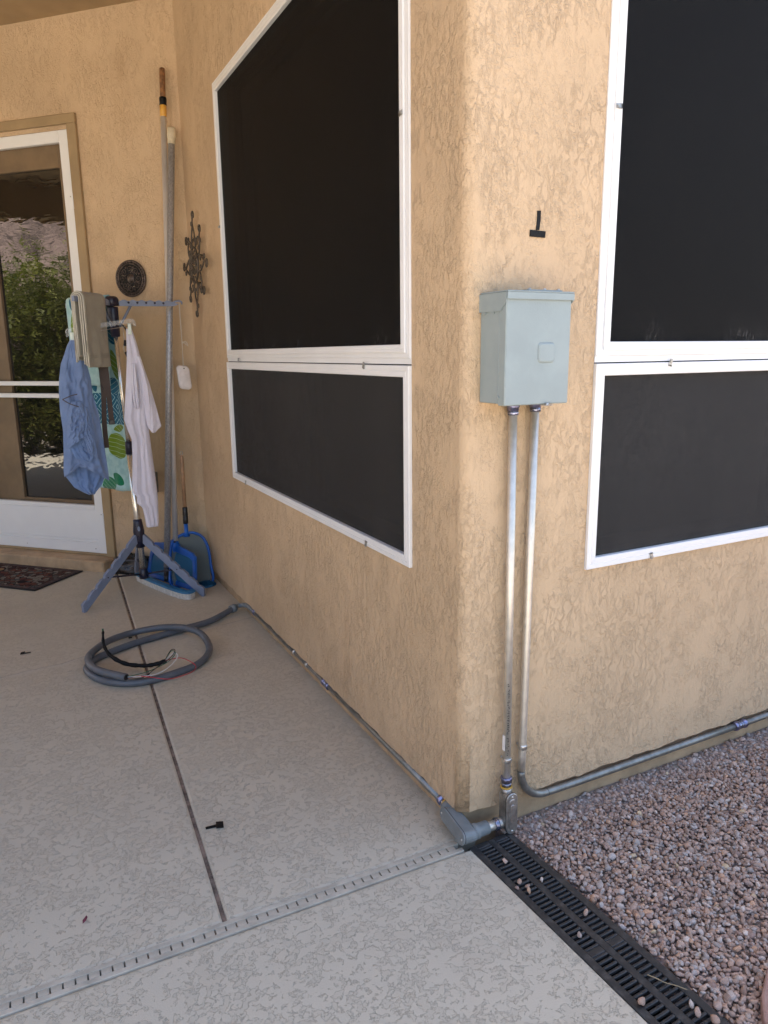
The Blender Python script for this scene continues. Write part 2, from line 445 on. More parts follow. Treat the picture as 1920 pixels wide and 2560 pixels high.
def gravel():
    Vs, Fs, Cs = [], [], []; nb = 0
    lays = [field(0.15, 1.5, -0.92, 0.012, 0.0132, -0.005), field(0.15, 1.5, -0.92, 0.012, 0.0142, 0.0), field(1.5, 2.4, -0.92, 0.012, 0.02, -0.002), field(0.15, 2.4, -1.6, -0.92, 0.02, -0.002)]
    fcs = RF; nvs = SHAPES[0].shape[0]
    for P, lo in lays:
        n = len(P); sh = rng.integers(0, len(SHAPES), n); Rm = rotm(n)
        sc = (0.0066 if len(P) > 6500 else 0.0085)*np.exp(rng.normal(size=n)*0.30); sc = np.clip(sc, 0.0036, 0.0135)
        z = grade(P[:, 0], P[:, 1]) + lo + rng.uniform(-0.004, 0.004, n)
        base = np.stack(SHAPES)[sh]                       # n,v,3
        V = np.einsum('nij,nvj->nvi', Rm, base)*sc[:, None, None]
        V[:, :, 2] *= 0.9; V += np.stack([P[:, 0], P[:, 1], z], 1)[:, None, :]
        cc = PAL[rng.choice(len(PAL), n, p=PW)]*rng.uniform(0.8, 1.22, (n, 1))
        Vs.append(V.reshape(-1, 3)); Cs.append(np.repeat(cc, nvs, 0))
        Fs.append((fcs[None]+(nb+np.arange(n)*nvs)[:, None, None]).reshape(-1, 3)); nb += n*nvs
    return np.concatenate(Vs), np.concatenate(Fs), np.concatenate(Cs)
_V, _F, _C = gravel()
print('gravel tris', len(_F))
tag(mesh_np('gravel', _V, _F, _C, M['gravel']), 'pinkish grey crushed granite gravel beside the house wall', 'gravel', kind='stuff')
def mat_bed():
    t = NT('gravel_bed_soil'); v = t.coord()
    c = t.vor(v, 70, out='Color'); h = t.new('HueSaturation'); h.inputs['Saturation'].default_value = 0.15; t.l.new(c, h.inputs['Color'])
    cc = t.mix(0.75, h.outputs[0], (0.26, 0.19, 0.16), 'MULTIPLY')
    cc = t.mix(0.6, cc, (0.27, 0.2, 0.165))
    return t.out(cc, 0.95, 0, t.bump(t.vor(v, 70), -0.006), 0.2)
M['bed'] = mat_bed()
tag(MB().box((0.142, -14, -0.12), (9, 0.05, -0.026)).build('gravel_bed', M['bed']), kind='structure')
def stone(loc, r, ci, name='gravel_stone', k=None):
    p = SHAPES[rng.integers(0, len(SHAPES))]*r*0.85; p = p @ rotm(1)[0].T; p[:, 2] -= p[:, 2].min()
    o = mesh_np(name, p, RF, np.repeat(PAL[ci][None], len(p), 0), M['gravel']); o.location = loc
    return o
GZ = -0.0008
for (x, y, r, ci, lab) in [(0.047,-.158,.0105,2,'loose stone on the black grate nearest the house corner'),(0.089,-.265,.0085,4,'pale loose stone on the grate rib beside a cluster of four'),
    (0.030,-.243,.0115,0,'top stone of the cluster of four on the grate edge'),(0.042,-.263,.0085,1,'right stone of the cluster of four on the grate edge'),(0.030,-.284,.0105,7,'bottom stone of the cluster of four on the grate edge'),(0.012,-.258,.0085,5,'left stone of the cluster of four at the concrete edge'),
    (0.111,-.412,.0100,2,'lone loose stone halfway along the grate on its gravel side'),(0.046,-.461,.0095,3,'lone loose stone halfway along the grate on its concrete side'),(0.036,-.668,.0130,0,'large loose stone on the concrete side of the near grate end'),
    (0.126,-.723,.0095,4,'whitish loose stone on the near grate end by the twig'),(0.123,-.743,.0115,2,'pinkish loose stone just below the whitish one on the grate'),(0.140,-.772,.0120,0,'reddish loose stone at the gravel edge of the near grate end')]:
    tag(stone((x, y, GZ), r, ci), lab, 'stone', 'loose stones on the channel grate')
tw = MB().tube(spline([(0.103, -0.622, 0.006), (0.112, -0.641, 0.008), (0.122, -0.657, 0.006), (0.135, -0.674, 0.008), (0.151, -0.692, 0.005)], 5), [0.0011]*20+[0.0006], 6)
M['twig'] = plain('dry_twig', (0.42, 0.33, 0.2), 0.8)
tag(tw.build('twig', M['twig']), 'thin dry curved twig lying across the channel grate', 'twig')
M['flag'] = plain('pink_paving_stone', (0.36, 0.22, 0.18), 0.85, var=0.12, scale=25, bumpd=0.004, bscale=90)
fm = MB(); pl_ = [(0.205, -0.90), (0.60, -1.05), (0.62, -0.72), (0.35, -0.742), (0.275, -0.782), (0.226, -0.822)]
fm.prism(pl_, Matrix.Identity(4), -0.03, 0.016); 
fo = fm.build('paving_stone', M['flag'], recalc=True); bv = fo.modifiers.new('bevel', 'BEVEL'); bv.width = 0.006; bv.segments = 2
tag(fo, 'flat pinkish stone slab edging the gravel at the frame corner', 'paving stone')

# ------------------------------------------------------------------ house
house = empty('house'); tag(house, 'tan stucco house with dark screened windows and a covered porch', 'house')
ZT = 3.35
rb = random.Random(3)
def zbot(t):   # ragged lower edge of the stucco
    return 0.066 + 0.0028*math.sin(t*37)+0.002*math.sin(t*91+1)+0.0015*math.sin(t*190)
def wall_sheet(P, us, zs, hole=None, name='wall', lip=0.022, N=None):
    """P(u,z,o) gives a point; us, zs are the grid lines; hole=(u0,u1,z0,z1); a lip returns inwards at the bottom"""
    m = MB(); idx = {}
    zz = list(zs); V = []
    for i, u in enumerate(us):
        for j, z in enumerate(zz):
            idx[i, j] = len(V); V.append(P(u, z if j else zbot(u), 0))
        idx[i, -1] = len(V); V.append(P(u, zbot(u)+0.002, -lip))
    F = []
    for i in range(len(us)-1):
        F.append((idx[i, -1], idx[i+1, -1], idx[i+1, 0], idx[i, 0]))
        for j in range(len(zz)-1):
            if hole and us[i] >= hole[0]-1e-6 and us[i+1] <= hole[1]+1e-6 and zz[j] >= hole[2]-1e-6 and zz[j+1] <= hole[3]+1e-6: continue
            F.append((idx[i, j], idx[i+1, j], idx[i+1, j+1], idx[i, j+1]))
    if hole:      # reveal
        u0, u1, z0, z1 = hole; D = 0.14
        q = [(u0, z0), (u1, z0), (u1, z1), (u0, z1)]
        for k in range(4):
            a, b = q[k], q[(k+1) % 4]; n0 = len(V)
            V += [P(a[0], a[1], 0), P(b[0], b[1], 0), P(b[0], b[1], -D), P(a[0], a[1], -D)]; F.append((n0, n0+1, n0+2, n0+3))
    m.add(V, F, False)
    m.sm = [len(f) == 4 and False for f in m.f]
    return m
def grid(a, b, step, keep=()):
    n = max(1, int((b-a)/step)); s = {round(a+(b-a)*k/n, 5) for k in range(n+1)} | set(keep); return sorted(s)
HA = (0.283, 2.238, 0.752, 2.685); HB = (0.432, 2.42, 0.757, 2.72)
RB = 0.032                                                         # rounded corner
arc = RB*math.pi/2
def PA(u, z, o):                # u = distance from the corner tangent; along wall A u>0
    return (-o, RB+u, z)
def PAcorner(u, z, o):          # u runs over the bull-nosed corner and wall A
    if u >= RB: return (-o, u, z)
    a = u/RB*(math.pi/2)        # 0 at wall B side, pi/2 at wall A
    r = RB+o; return (RB-math.sin(a)*r, RB-math.cos(a)*r, z)
usA = [RB*k/16 for k in range(16)] + grid(RB, YC, 0.03, (HA[0], HA[1]))
usA = sorted(set(usA)); zs = [0.06, 0.4, HA[2], 1.4, HA[3], ZT]
wa = wall_sheet(PAcorner, usA, zs, HA).build('wall', M['stucco'], house)
for p in wa.data.polygons:
    p.use_smooth = p.center.y < RB*1.05 and p.center.z > 0.07
wall_sheet(lambda u, z, o: (u, -o, z), grid(RB, 6.0, 0.03, (HB[0], HB[1])), [0.06, 0.4, HB[2], 1.4, HB[3], ZT], HB).build('wall', M['stucco'], house, recalc=False)
HC = (0.772, 1.78, 0.072, 2.742)
wall_sheet(lambda u, z, o: tuple(cw(u, z, o)), grid(0.0, 7.0, 0.05, (HC[0], HC[1])), [0.06, HC[2], 1.4, HC[3], ZT], HC).build('wall', M['stucco'], house)
fd = MB()
fd.box((0.018, 0.018, -0.12), (0.10, YC+0.05, 0.072)); fd.box((0.10, 0.018, -0.12), (6, 0.10, 0.072))
fd.build('foundation', M['foundation'], house)
fc = MB().prism([(0.0, -0.15), (7, -0.15), (7, 0.07), (0, 0.07)], frameC(0, 0, 0), -0.10, -0.018); fc.build('foundation', M['foundation'], house)
stp = MB(); stp.box((0.715, -0.12, -0.05), (3.2, 0.07, 0.135), M=frameC(0, 0, 0), bev=0.008); stp.build('door_step', M['foundation'], house)
pc = [(-5.2, -0.35), (0.0, -0.35), (0.0, YC), (-4.0, YC+4.0), (-5.2, YC+5.2)]
MB().prism(pc, Matrix.Identity(4), ZT, ZT+0.03).build('porch_ceiling', M['ceiling'], house, recalc=True)
M['roof'] = plain('roof_tile', (0.30, 0.17, 0.11), 0.8)
rf = MB().box((0.0, -0.4, ZT+0.035), (8, 10, ZT+0.22)).box((-5.3, -0.4, ZT+0.035), (0.0, 10, ZT+0.22)); rf.build('roof', M['roof'], house)
bm_ = MB().box((-5.3, -0.35, ZT-0.40), (-5.1, 8.2, ZT)); bm_.build('porch_beam', M['ceiling'], house)
for px_, yy in ((-5.32, -0.35), (-5.32, 5.9)): MB().box((px_, yy, 0.0), (px_+0.24, yy+0.24, ZT-0.30), bev=0.01).build('porch_post', M['stucco'], house)
bk = MB().box((5.9, 0.1, -0.1), (6.0, 10, ZT)).box((-4.0, 9.9, -0.1), (6.0, 10, ZT)); bk.build('back_wall', M['trim'], house)

def mat_screen(name, k):
    t = NT(name); v = t.coord()
    s = t.new('SeparateXYZ'); t.l.new(v, s.inputs[0])
    weave = t.noise(t.coord((900, 900, 30)), 1, 2); weave2 = t.noise(t.coord((30, 30, 900)), 1, 2)
    w = t.math('MULTIPLY', weave, weave2)
    dirt = t.noise(v, 3.5, 5, 0.65)
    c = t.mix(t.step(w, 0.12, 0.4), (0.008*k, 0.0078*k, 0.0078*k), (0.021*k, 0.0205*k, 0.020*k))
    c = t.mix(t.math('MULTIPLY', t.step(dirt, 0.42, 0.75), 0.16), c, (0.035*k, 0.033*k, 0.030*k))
    # cobwebs and dust caught along the lower rail
    web = t.step(t.noise(t.coord((1, 1, 0.16)), 240, 5, 0.75, 0.5), 0.54, 0.64)
    clump = t.step(t.noise(t.coord((1, 1, 0.2), loc=(2, 2, 2)), 9, 3), 0.5, 0.62)
    zz = t.math('SUBTRACT', s.outputs[2], 1.40)
    near = t.math('MULTIPLY', t.step(zz, 0.015, 0.13, 1, 0), t.step(zz, -0.001, 0.0, 0, 1))
    web = t.math('MULTIPLY', t.math('MULTIPLY', web, clump), near)
    c = t.mix(t.math('MULTIPLY', web, 0.45), c, (0.24, 0.23, 0.22))
    sp = t.step(t.vor(v, 55), 0.0, 0.045, 1, 0); sp = t.math('MULTIPLY', sp, t.step(t.noise(v, 6, 2), 0.6, 0.7))
    c = t.mix(t.math('MULTIPLY', sp, 0.5), c, (0.25, 0.23, 0.2))
    t.out(c, 0.65, 0, t.bump(w, 0.0006), 0.12)
    tr = t.new('BsdfTransparent'); mx = t.new('MixShader'); mx.inputs[0].default_value = 0.22
    t.l.new(t.b.outputs[0], mx.inputs[1]); t.l.new(tr.outputs[0], mx.inputs[2])
    t.l.new(mx.outputs[0], t.n['Material Output'].inputs[0])
    return t.m
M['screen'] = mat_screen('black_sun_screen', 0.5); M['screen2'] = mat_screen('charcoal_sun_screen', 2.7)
M['window_glass'] = plain('dark_window_glass', (0.006, 0.007, 0.008), 0.05, spec=0.5, var=0.02)
M['blind'] = plain('window_mullion_paint', (0.45, 0.43, 0.40), 0.6)

def bevel_frame(mb, Fm, x0, x1, y0, y1, w, z0, z1, b=0.002):
    """four mitred rails with bevelled faces; rails given in a wall frame (x along, y up, z out)"""
    out = []
    for k in range(4):
        A_ = [(x0, y0), (x1, y0), (x1, y1), (x0, y1)]; I_ = [(x0+w, y0+w), (x1-w, y0+w), (x1-w, y1-w), (x0+w, y1-w)]
        a, b_ = A_[k], A_[(k+1) % 4]; ia, ib = I_[k], I_[(k+1) % 4]
        g_ = 0.0003
        def lerp(p, q, t): return (p[0]+(q[0]-p[0])*t, p[1]+(q[1]-p[1])*t)
        def shrink(p, q):
            dx, dy = q[0]-p[0], q[1]-p[1]; L = math.hypot(dx, dy); return (p[0]+dx/L*g_, p[1]+dy/L*g_)
        a2, b2, ia2, ib2 = shrink(a, b_), shrink(b_, a), shrink(ia, ib), shrink(ib, ia)
        prof = [(0, z0), (0, z1-b), (b/w, z1), (0.42, z1), (0.45, z1-0.0015), (0.50, z1-0.0015), (0.53, z1), (1-b/w, z1), (1, z1-b), (1, z0)]
        mm = MB(); v = []
        for t, z in prof: v.append(Fm @ Vector((*lerp(a2, ia2, t), z)))
        for t, z in prof: v.append(Fm @ Vector((*lerp(b2, ib2, t), z)))
        n = len(prof)
        f = [(i, i+n, i+1+n, i+1) for i in range(n-1)] + [(n-1, 2*n-1, n, 0)] + [tuple(range(n)), tuple(range(n, 2*n))[::-1]]
        mm.add(v, f); out.append(mm)
    return out
def clip(parent, Fm, x, y, rot):
    m = MB(); L = Fm @ Matrix.Translation((x, y, 0.0125)) @ Matrix.Rotation(rot, 4, 'Z')
    m.box((-0.006, -0.004, 0), (0.006, 0.018, 0.002), M=L, bev=0.0006); m.box((-0.006, 0.014, -0.004), (0.006, 0.017, 0.002), M=L)
    m.cyl(L @ Vector((0, 0.003, 0)), L @ Vector((0, 0.003, 0.0045)), 0.0042, 10)
    m.build('clip', M['galv'], parent)
def window(Fm, W, z0, z1, label, mull, clips):
    """Fm: frame at the lower left corner of the opening, x to the right, y up, z out of the wall"""
    w = empty('window', parent=house); w['label'] = label
    zm = 1.384-z0; H = z1-z0
    for mm in bevel_frame(None, Fm, 0.0006, W-0.0006, zm+0.0, H-0.0006, 0.024, -0.06, 0.006): mm.build('frame_rail', M['white'], w, recalc=True)
    for mm in bevel_frame(None, Fm, 0.0245, W-0.0245, zm+0.016, H-0.0245, 0.024, -0.012, 0.011): mm.build('screen_rail', M['white'], w, recalc=True)
    MB().box((0.0006, zm-0.017, -0.06), (W-0.0006, zm-0.0004, 0.002), M=Fm).build('transom', M['white'], w)
    MB().box((0.0006, zm-0.0205, -0.06), (W-0.0006, zm-0.0172, -0.004), M=Fm).build('gap', M['dark_gap'], w)
    for mm in bevel_frame(None, Fm, 0.0006, W-0.0006, 0.0006, zm-0.0207, 0.034, -0.03, 0.011): mm.build('screen_rail', M['white'], w, recalc=True)
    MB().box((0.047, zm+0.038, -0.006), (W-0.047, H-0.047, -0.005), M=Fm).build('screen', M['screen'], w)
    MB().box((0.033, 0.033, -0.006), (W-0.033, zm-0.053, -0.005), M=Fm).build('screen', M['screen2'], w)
    MB().box((0.0, 0.0, -0.0985), (W, H, -0.095), M=Fm).build('pane', M['window_glass'], w)
    for a, b in mull: MB().box((a, 0.035, -0.094), (b, zm-0.055, -0.062), M=Fm).build('mullion', M['blind'], w)
    MB().box((-0.02, -0.02, -0.139), (W+0.02, H+0.02, -0.1), M=Fm).build('backing', M['dark_gap'], w)
    for x, y, r in clips: clip(w, Fm, x, y, r)
FA = frame((0, HA[1], HA[2]), (0, -1, 0), (0, 0, 1), (-1, 0, 0))
window(FA, HA[1]-HA[0], HA[2], HA[3], 'large screened window on the porch side wall', [(0.90, 0.97)],
       [(HA[1]-2.005, 0.614, 0.3), (HA[1]-0.576, 0.616, 2.8), (HA[1]-1.992, 0.002, 0.1), (HA[1]-0.586, 0.002, -0.1), (1.928, 2.042-HA[2], R(95)), (0.005, 2.027-HA[2], R(-90))])
FB = frame((HB[0], 0, HB[2]), (1, 0, 0), (0, 0, 1), (0, -1, 0))
window(FB, HB[1]-HB[0], HB[2], HB[3], 'large screened window on the wall facing the gravel', [(0.95, 1.02)],
       [(0.723-HB[0], 0.612, 3.0), (0.698-HB[0], 0.002, 0.15), (0.026, 2.03-HB[2], R(-88))])

# ------------------------------------------------------------------ storm door
door = empty('door', parent=house); door['label'] = 'white framed storm door over a brown glazed door'
FC = frameC(0, 0, 0)
def dbox(name, u0, u1, z0, z1, o0, o1, mat, bev=0.002):
    return MB().box((u0, z0, o0), (u1, z1, o1), M=FC, bev=bev).build(name, M[mat], door, recalc=True)
dbox('casing', 0.706, 0.7715, 0.0715, 2.766, -0.002, 0.022, 'trim', 0.003)
dbox('casing', 0.706, 1.846, 2.7665, 2.820, -0.002, 0.0225, 'trim', 0.003)
dbox('casing', 1.781, 1.846, 0.0715, 2.766, -0.002, 0.022, 'trim', 0.003)
dbox('stile', 0.7725, 0.848, 0.088, 2.740, -0.030, 0.004, 'white', 0.003)
dbox('stile', 1.704, 1.7795, 0.088, 2.740, -0.030, 0.004, 'white', 0.003)
dbox('top_rail', 0.8483, 1.7037, 2.672, 2.740, -0.030, 0.0035, 'white', 0.003)
dbox('cross_bar', 0.8483, 1.7037, 1.214, 1.243, -0.028, 0.001, 'white', 0.003)
dbox('cross_bar', 0.8483, 1.7037, 1.134, 1.163, -0.028, 0.001, 'white', 0.003)
dbox('kick_rail', 0.8483, 1.7037, 0.388, 0.420, -0.028, 0.003, 'white', 0.003)
dbox('kick_panel', 0.8483, 1.7037, 0.178, 0.3877, -0.030, -0.004, 'white', 0.002)
dbox('kick_rail', 0.8483, 1.7037, 0.160, 0.1777, -0.028, 0.000, 'white', 0.003)
dbox('bottom_rail', 0.8483, 1.7037, 0.088, 0.1597, -0.030, 0.003, 'white', 0.003)
dbox('threshold', 0.7725, 1.7795, 0.0715, 0.0875, -0.12, 0.006, 'trim', 0.002)
dbox('inner_stile', 0.774, 0.905, 0.089, 2.738, -0.085, -0.045, 'brown', 0.003)
dbox('inner_stile', 1.475, 1.778, 0.089, 2.738, -0.085, -0.045, 'brown', 0.003)
dbox('inner_rail', 0.9055, 1.4745, 2.545, 2.738, -0.085, -0.046, 'brown', 0.003)
dbox('inner_rail', 0.9055, 1.4745, 0.089, 0.44, -0.085, -0.046, 'brown', 0.003)
def mat_glass():
    t = NT('reflective_door_glass'); v = t.coord((1, 1, 2.6))
    h = t.noise(v, 7, 2, 0.45, 0.6)
    return t.out((0.010, 0.010, 0.009), 0.015, 0, t.bump(h, 0.0007, 1.0), 0.5, IOR=1.95)
M['glass'] = mat_glass()
dbox('glass', 0.9055, 1.4745, 0.4405, 2.5445, -0.072, -0.066, 'glass', 0)
dbox('backing', 0.774, 1.778, 0.075, 2.739, -0.138, -0.09, 'dark_gap', 0)
for z in (2.33, 1.45, 0.33):
    m = MB(); m.box((0.7665, z-0.045, 0.004), (0.7755, z+0.045, 0.0265), M=FC, bev=0.002); m.build('hinge', M['white'], door, recalc=True)
for (u, z) in ((0.80, 2.36), (0.80, 0.36), (0.87, 0.118), (1.45, 0.118)):
    MB().cyl(FC @ Vector((u, z, 0.002)), FC @ Vector((u, z, 0.006)), 0.0035, 8).build('screw', M['galv'], door)

# ------------------------------------------------------------------ garden out of frame, seen in the door glass
def mat_leaf(name, a, b):
    t = NT(name); oi = t.new('Attribute', attribute_name='stone')
    c = t.mix(oi.outputs['Fac'], a, b)
    t.out(c, 0.5, 0, None, 0.4)
    t.b.inputs['Transmission Weight'].default_value = 0.0
    tl = t.new('BsdfTranslucent'); t.put(tl.inputs[0], t.mix(0.5, c, (0.25, 0.30, 0.03)))
    mx = t.new('MixShader'); mx.inputs[0].default_value = 0.35
    t.l.new(t.b.outputs[0], mx.inputs[1]); t.l.new(tl.outputs[0], mx.inputs[2]); t.l.new(mx.outputs[0], t.n['Material Output'].inputs[0])
    return t.m
M['leaf'] = mat_leaf('bamboo_leaf', (0.06, 0.085, 0.018), (0.34, 0.34, 0.07))
M['cane'] = plain('bamboo_cane', (0.20, 0.19, 0.06), 0.5)
M['block'] = plain('pink_block_wall', (0.42, 0.30, 0.25), 0.9, var=0.2, scale=6, bumpd=0.01, bscale=20)
def bamboo(x, y, h, n, lab):
    root = empty('bamboo_plant', (x, y, -0.13)); tag(root, lab, 'bamboo', 'bamboo across the yard, seen mirrored in the door glass')
    cm = MB(); V = []; F = []; C = []
    for k in range(26):
        a = rng.uniform(0, 6.28); r = rng.uniform(0, 0.55); hh = h*rng.uniform(0.7, 1.0)
        b = np.array([math.cos(a)*r, math.sin(a)*r, 0]); lean = rng.normal(size=2)*0.35
        pts = [b+np.array([lean[0]*t*t, lean[1]*t*t, hh*t]) for t in np.linspace(0, 1, 6)]
        cm.tube(pts, [0.014*(1-0.6*t) for t in np.linspace(0, 1, 6)], 6)
        for j in range(n//26):
            t = rng.uniform(0.08, 1.0); p = b+np.array([lean[0]*t*t, lean[1]*t*t, hh*t])+rng.normal(size=3)*np.array([0.2, 0.2, 0.1])
            d = rng.normal(size=3); d[2] -= 0.5; d /= np.linalg.norm(d); s_ = np.cross(d, rng.normal(size=3)); s_ /= np.linalg.norm(s_)
            L = rng.uniform(0.14, 0.28); w = L*0.13; n0 = len(V)
            V += [p, p+d*L*0.45+s_*w, p+d*L, p+d*L*0.45-s_*w]; F += [(n0, n0+1, n0+2), (n0, n0+2, n0+3)]
            C += [[rng.uniform(0, 1)]*3]*4
    cm.build('canes', M['cane'], root)
    o = mesh_np('foliage', np.array(V), np.array(F), np.array(C), M['leaf']); o.parent = root
for k, (x, y, h) in enumerate([(-8.6, 2.3, 3.2), (-8.8, 3.5, 3.3), (-8.5, 4.6, 3.0), (-8.7, 5.7, 3.2), (-8.6, 6.8, 3.0), (-8.8, 1.0, 3.1)]):
    bamboo(x, y, h, 4200, ['tall leafy bamboo clump third from the gravel end of the yard row', 'tall leafy bamboo clump in the middle of the yard row', 'tall leafy bamboo clump opposite the door', 'tall leafy bamboo clump beyond the one opposite the door', 'tall leafy bamboo clump at the far end of the yard row', 'tall leafy bamboo clump at the near end of the yard row'][k])
M['rock'] = plain('pink_rock_slope', (0.27, 0.19, 0.155), 0.95, var=0.3, scale=0.9, bumpd=0.3, bscale=2.0)
hv = []; hf = []
for i in range(41):
    for j in range(13):
        x_ = -22-j*2.2; y_ = -60+i*3.4; hv.append((x_, y_, -0.2+14*(1-math.exp(-(j/6.0)**1.3))*(0.75+0.35*mnoise0(Vector((i*0.3, j*0.35, 0))))))
for i in range(40):
    for j in range(12): a = i*13+j; hf.append((a, a+1, a+14, a+13))
tag(MB().add(hv, hf, False).build('hill', M['rock'], recalc=True), kind='structure')
gw = empty('garden_wall', (-11.0, 4, -0.13)); tag(gw, 'sunlit pinkish block wall behind the bamboo across the yard', 'wall')
bl = None
for r_ in range(14):
    for c_ in range(20):
        if bl is None: bl = b = MB().box((-0.1, -0.197, 0), (0.1, 0.197, 0.197), bev=0.008).build('block', M['block'], gw)
        else: b = bl.copy(); col.objects.link(b)
        b.location = (random.uniform(-0.012, 0.012), (c_-10+0.5*(r_ % 2))*0.402, r_*0.202)
MB().box((-0.07, -4.3, 0), (0.07, 4.3, 2.8)).build('mortar', M['foundation'], gw)

# ------------------------------------------------------------------ electrical box and conduits
M['boxpaint'] = plain('grey_enclosure_paint', (0.285, 0.342, 0.344), 0.42, 0.0, var=0.035, scale=7, bumpd=0.0004, bscale=300)
def mat_emt():
    t = NT('galvanised_conduit'); v = t.coord()
    n = t.noise(v, 40, 4, 0.6); st = t.noise(t.coord((1, 1, 0.04)), 300, 2)
    c = t.mix(t.step(n, 0.35, 0.7), (0.66, 0.62, 0.54), (0.74, 0.70, 0.62))
    r = t.step(t.math('ADD', n, st), 0.7, 1.3, 0.40, 0.46)
    return t.out(c, r, 0.75, t.bump(st, 0.0001))
M['emt'] = mat_emt()
M['emtdull'] = plain('dull_conduit', (0.27, 0.27, 0.25), 0.42, 0.75, var=0.12, scale=30)  # darker, duller base than emt, for the bend and wall-foot runs
M['zinc'] = plain('blue_zinc_fitting', (0.34, 0.36, 0.48), 0.28, 0.95, var=0.25, scale=60)
M['zincring'] = plain('violet_zinc_nut', (0.27, 0.275, 0.42), 0.3, 0.9, var=0.2, scale=60)
M['steel'] = plain('bright_steel', (0.58, 0.57, 0.54), 0.32, 0.95, var=0.15, scale=50)
M['castalu'] = plain('cast_aluminium', (0.44, 0.42, 0.39), 0.42, 0.85, var=0.15, scale=35, bumpd=0.0006, bscale=220)
M['pvc'] = plain('grey_pvc', (0.20, 0.218, 0.22), 0.45, 0.0, var=0.08, scale=15)
M['yellow'] = plain('yellow_gasket', (0.62, 0.36, 0.05), 0.5)
M['black'] = plain('black_plastic', (0.014, 0.014, 0.015), 0.4, var=0.2)
M['ink'] = plain('printed_ink', (0.03, 0.03, 0.032), 0.6)

eb = empty('electrical_box', (0.145, 0, 1.268)); tag(eb, 'pale grey steel outdoor electrical disconnect box on the stucco wall', 'electrical box')
def epart(mb, name, mat, smooth=False):
    o = mb.build(name, M[mat], None, recalc=True); o.parent = eb; o.matrix_parent_inverse = Matrix.Translation((-0.145, 0, -1.268)); return o
BX0, BX1, BZ0, BZ1, BD = 0.043, 0.247, 1.268, 1.545, 0.112
epart(MB().box((BX0, -0.082, BZ0+0.003), (BX1-0.004, -0.001, BZ1-0.006), bev=0.002), 'body', 'boxpaint')
# front cover: folded sheet with flanges down the sides, open towards the wall
epart(MB().box((BX0-0.0015, -BD, BZ0-0.001), (BX1-0.003, -0.0825, BZ1-0.014), bev=0.0025), 'cover', 'boxpaint')
# rain hood: top sheet, front lip and side cheeks with clipped corners
hood = MB()
hood.box((BX0-0.003, -BD-0.006, BZ1-0.004), (BX1+0.001, -0.001, BZ1), bev=0.0015)
hood.box((BX0-0.003, -BD-0.006, BZ1-0.021), (BX1+0.001, -BD-0.0025, BZ1-0.0042), bev=0.001)
Fx = frame((BX0-0.0035, 0, 0), (0, -1, 0), (0, 0, 1), (-1, 0, 0))
hood.prism([(0.0, BZ1-0.048), (0.092, BZ1-0.048), (0.1135, BZ1-0.026), (0.1135, BZ1-0.0042), (0.0, BZ1-0.0042)], Fx, -0.001, 0.001)
Fx2 = frame((BX1, 0, 0), (0, -1, 0), (0, 0, 1), (-1, 0, 0))
hood.prism([(0.0, BZ1-0.040), (0.095, BZ1-0.040), (0.1135, BZ1-0.022), (0.1135, BZ1-0.0042), (0.0, BZ1-0.0042)], Fx2, -0.001, 0.001)
epart(hood, 'rain_hood', 'boxpaint')
hubp = MB().prism(rrect(0.112, 0.07, 0.006), frame((0.172, -0.062, BZ1), (1, 0, 0), (0, 1, 0), (0, 0, 1)), 0.0, 0.0045)
epart(hubp, 'hub_plate', 'boxpaint')
for sx, sy_ in ((-0.046, -0.027), (0.046, -0.027), (-0.046, 0.027), (0.046, 0.027), (0.0, -0.029)):
    mm = MB(); b = Vector((0.172+sx, -0.062+sy_, BZ1+0.0045)); mm.lathe(b, b+Vector((0, 0, 1)), [(0, 0.0052), (0.002, 0.0050), (0.0042, 0.0034), (0.0048, 0)], 10)
    epart(mm, 'screw', 'steel')
lp = MB(); Fp = frame((0.1675, -BD-0.0002, 1.396), (1, 0, 0), (0, 0, 1), (0, -1, 0))
o0 = rrect(0.054, 0.05, 0.010); o1 = rrect(0.050, 0.046, 0.009); o2 = rrect(0.044, 0.040, 0.007)
n_ = len(o0); vv = [Fp @ Vector((*p, 0)) for p in o0]+[Fp @ Vector((*p, 0.003)) for p in o1]+[Fp @ Vector((*p, 0.0042)) for p in o2]
ff = [(i, (i+1) % n_, n_+(i+1) % n_, n_+i) for i in range(n_)]+[(n_+i, n_+(i+1) % n_, 2*n_+(i+1) % n_, 2*n_+i) for i in range(n_)]+[tuple(range(2*n_, 3*n_))]
lp.add(vv, ff, False); epart(lp, 'embossed_pad', 'boxpaint')
tab = MB().box((0.160, -BD-0.012, BZ0-0.004), (0.187, -BD+0.010, BZ0-0.0022), bev=0.0008); tab.cyl((0.173, -BD-0.004, BZ0-0.0045), (0.173, -BD-0.004, BZ0+0.002), 0.004, 8)
epart(tab, 'latch_tab', 'steel')
for zz in (BZ0+0.02,): epart(MB().cyl((BX0-0.002, -0.087, zz), (BX0-0.0055, -0.087, zz), 0.0025, 8), 'rivet', 'boxpaint')
for yy in (-0.020, -0.055): epart(MB().box((BX0-0.004, yy-0.007, BZ1-0.053), (BX0-0.0002, yy+0.007, BZ1-0.0485)), 'hood_tab', 'boxpaint')

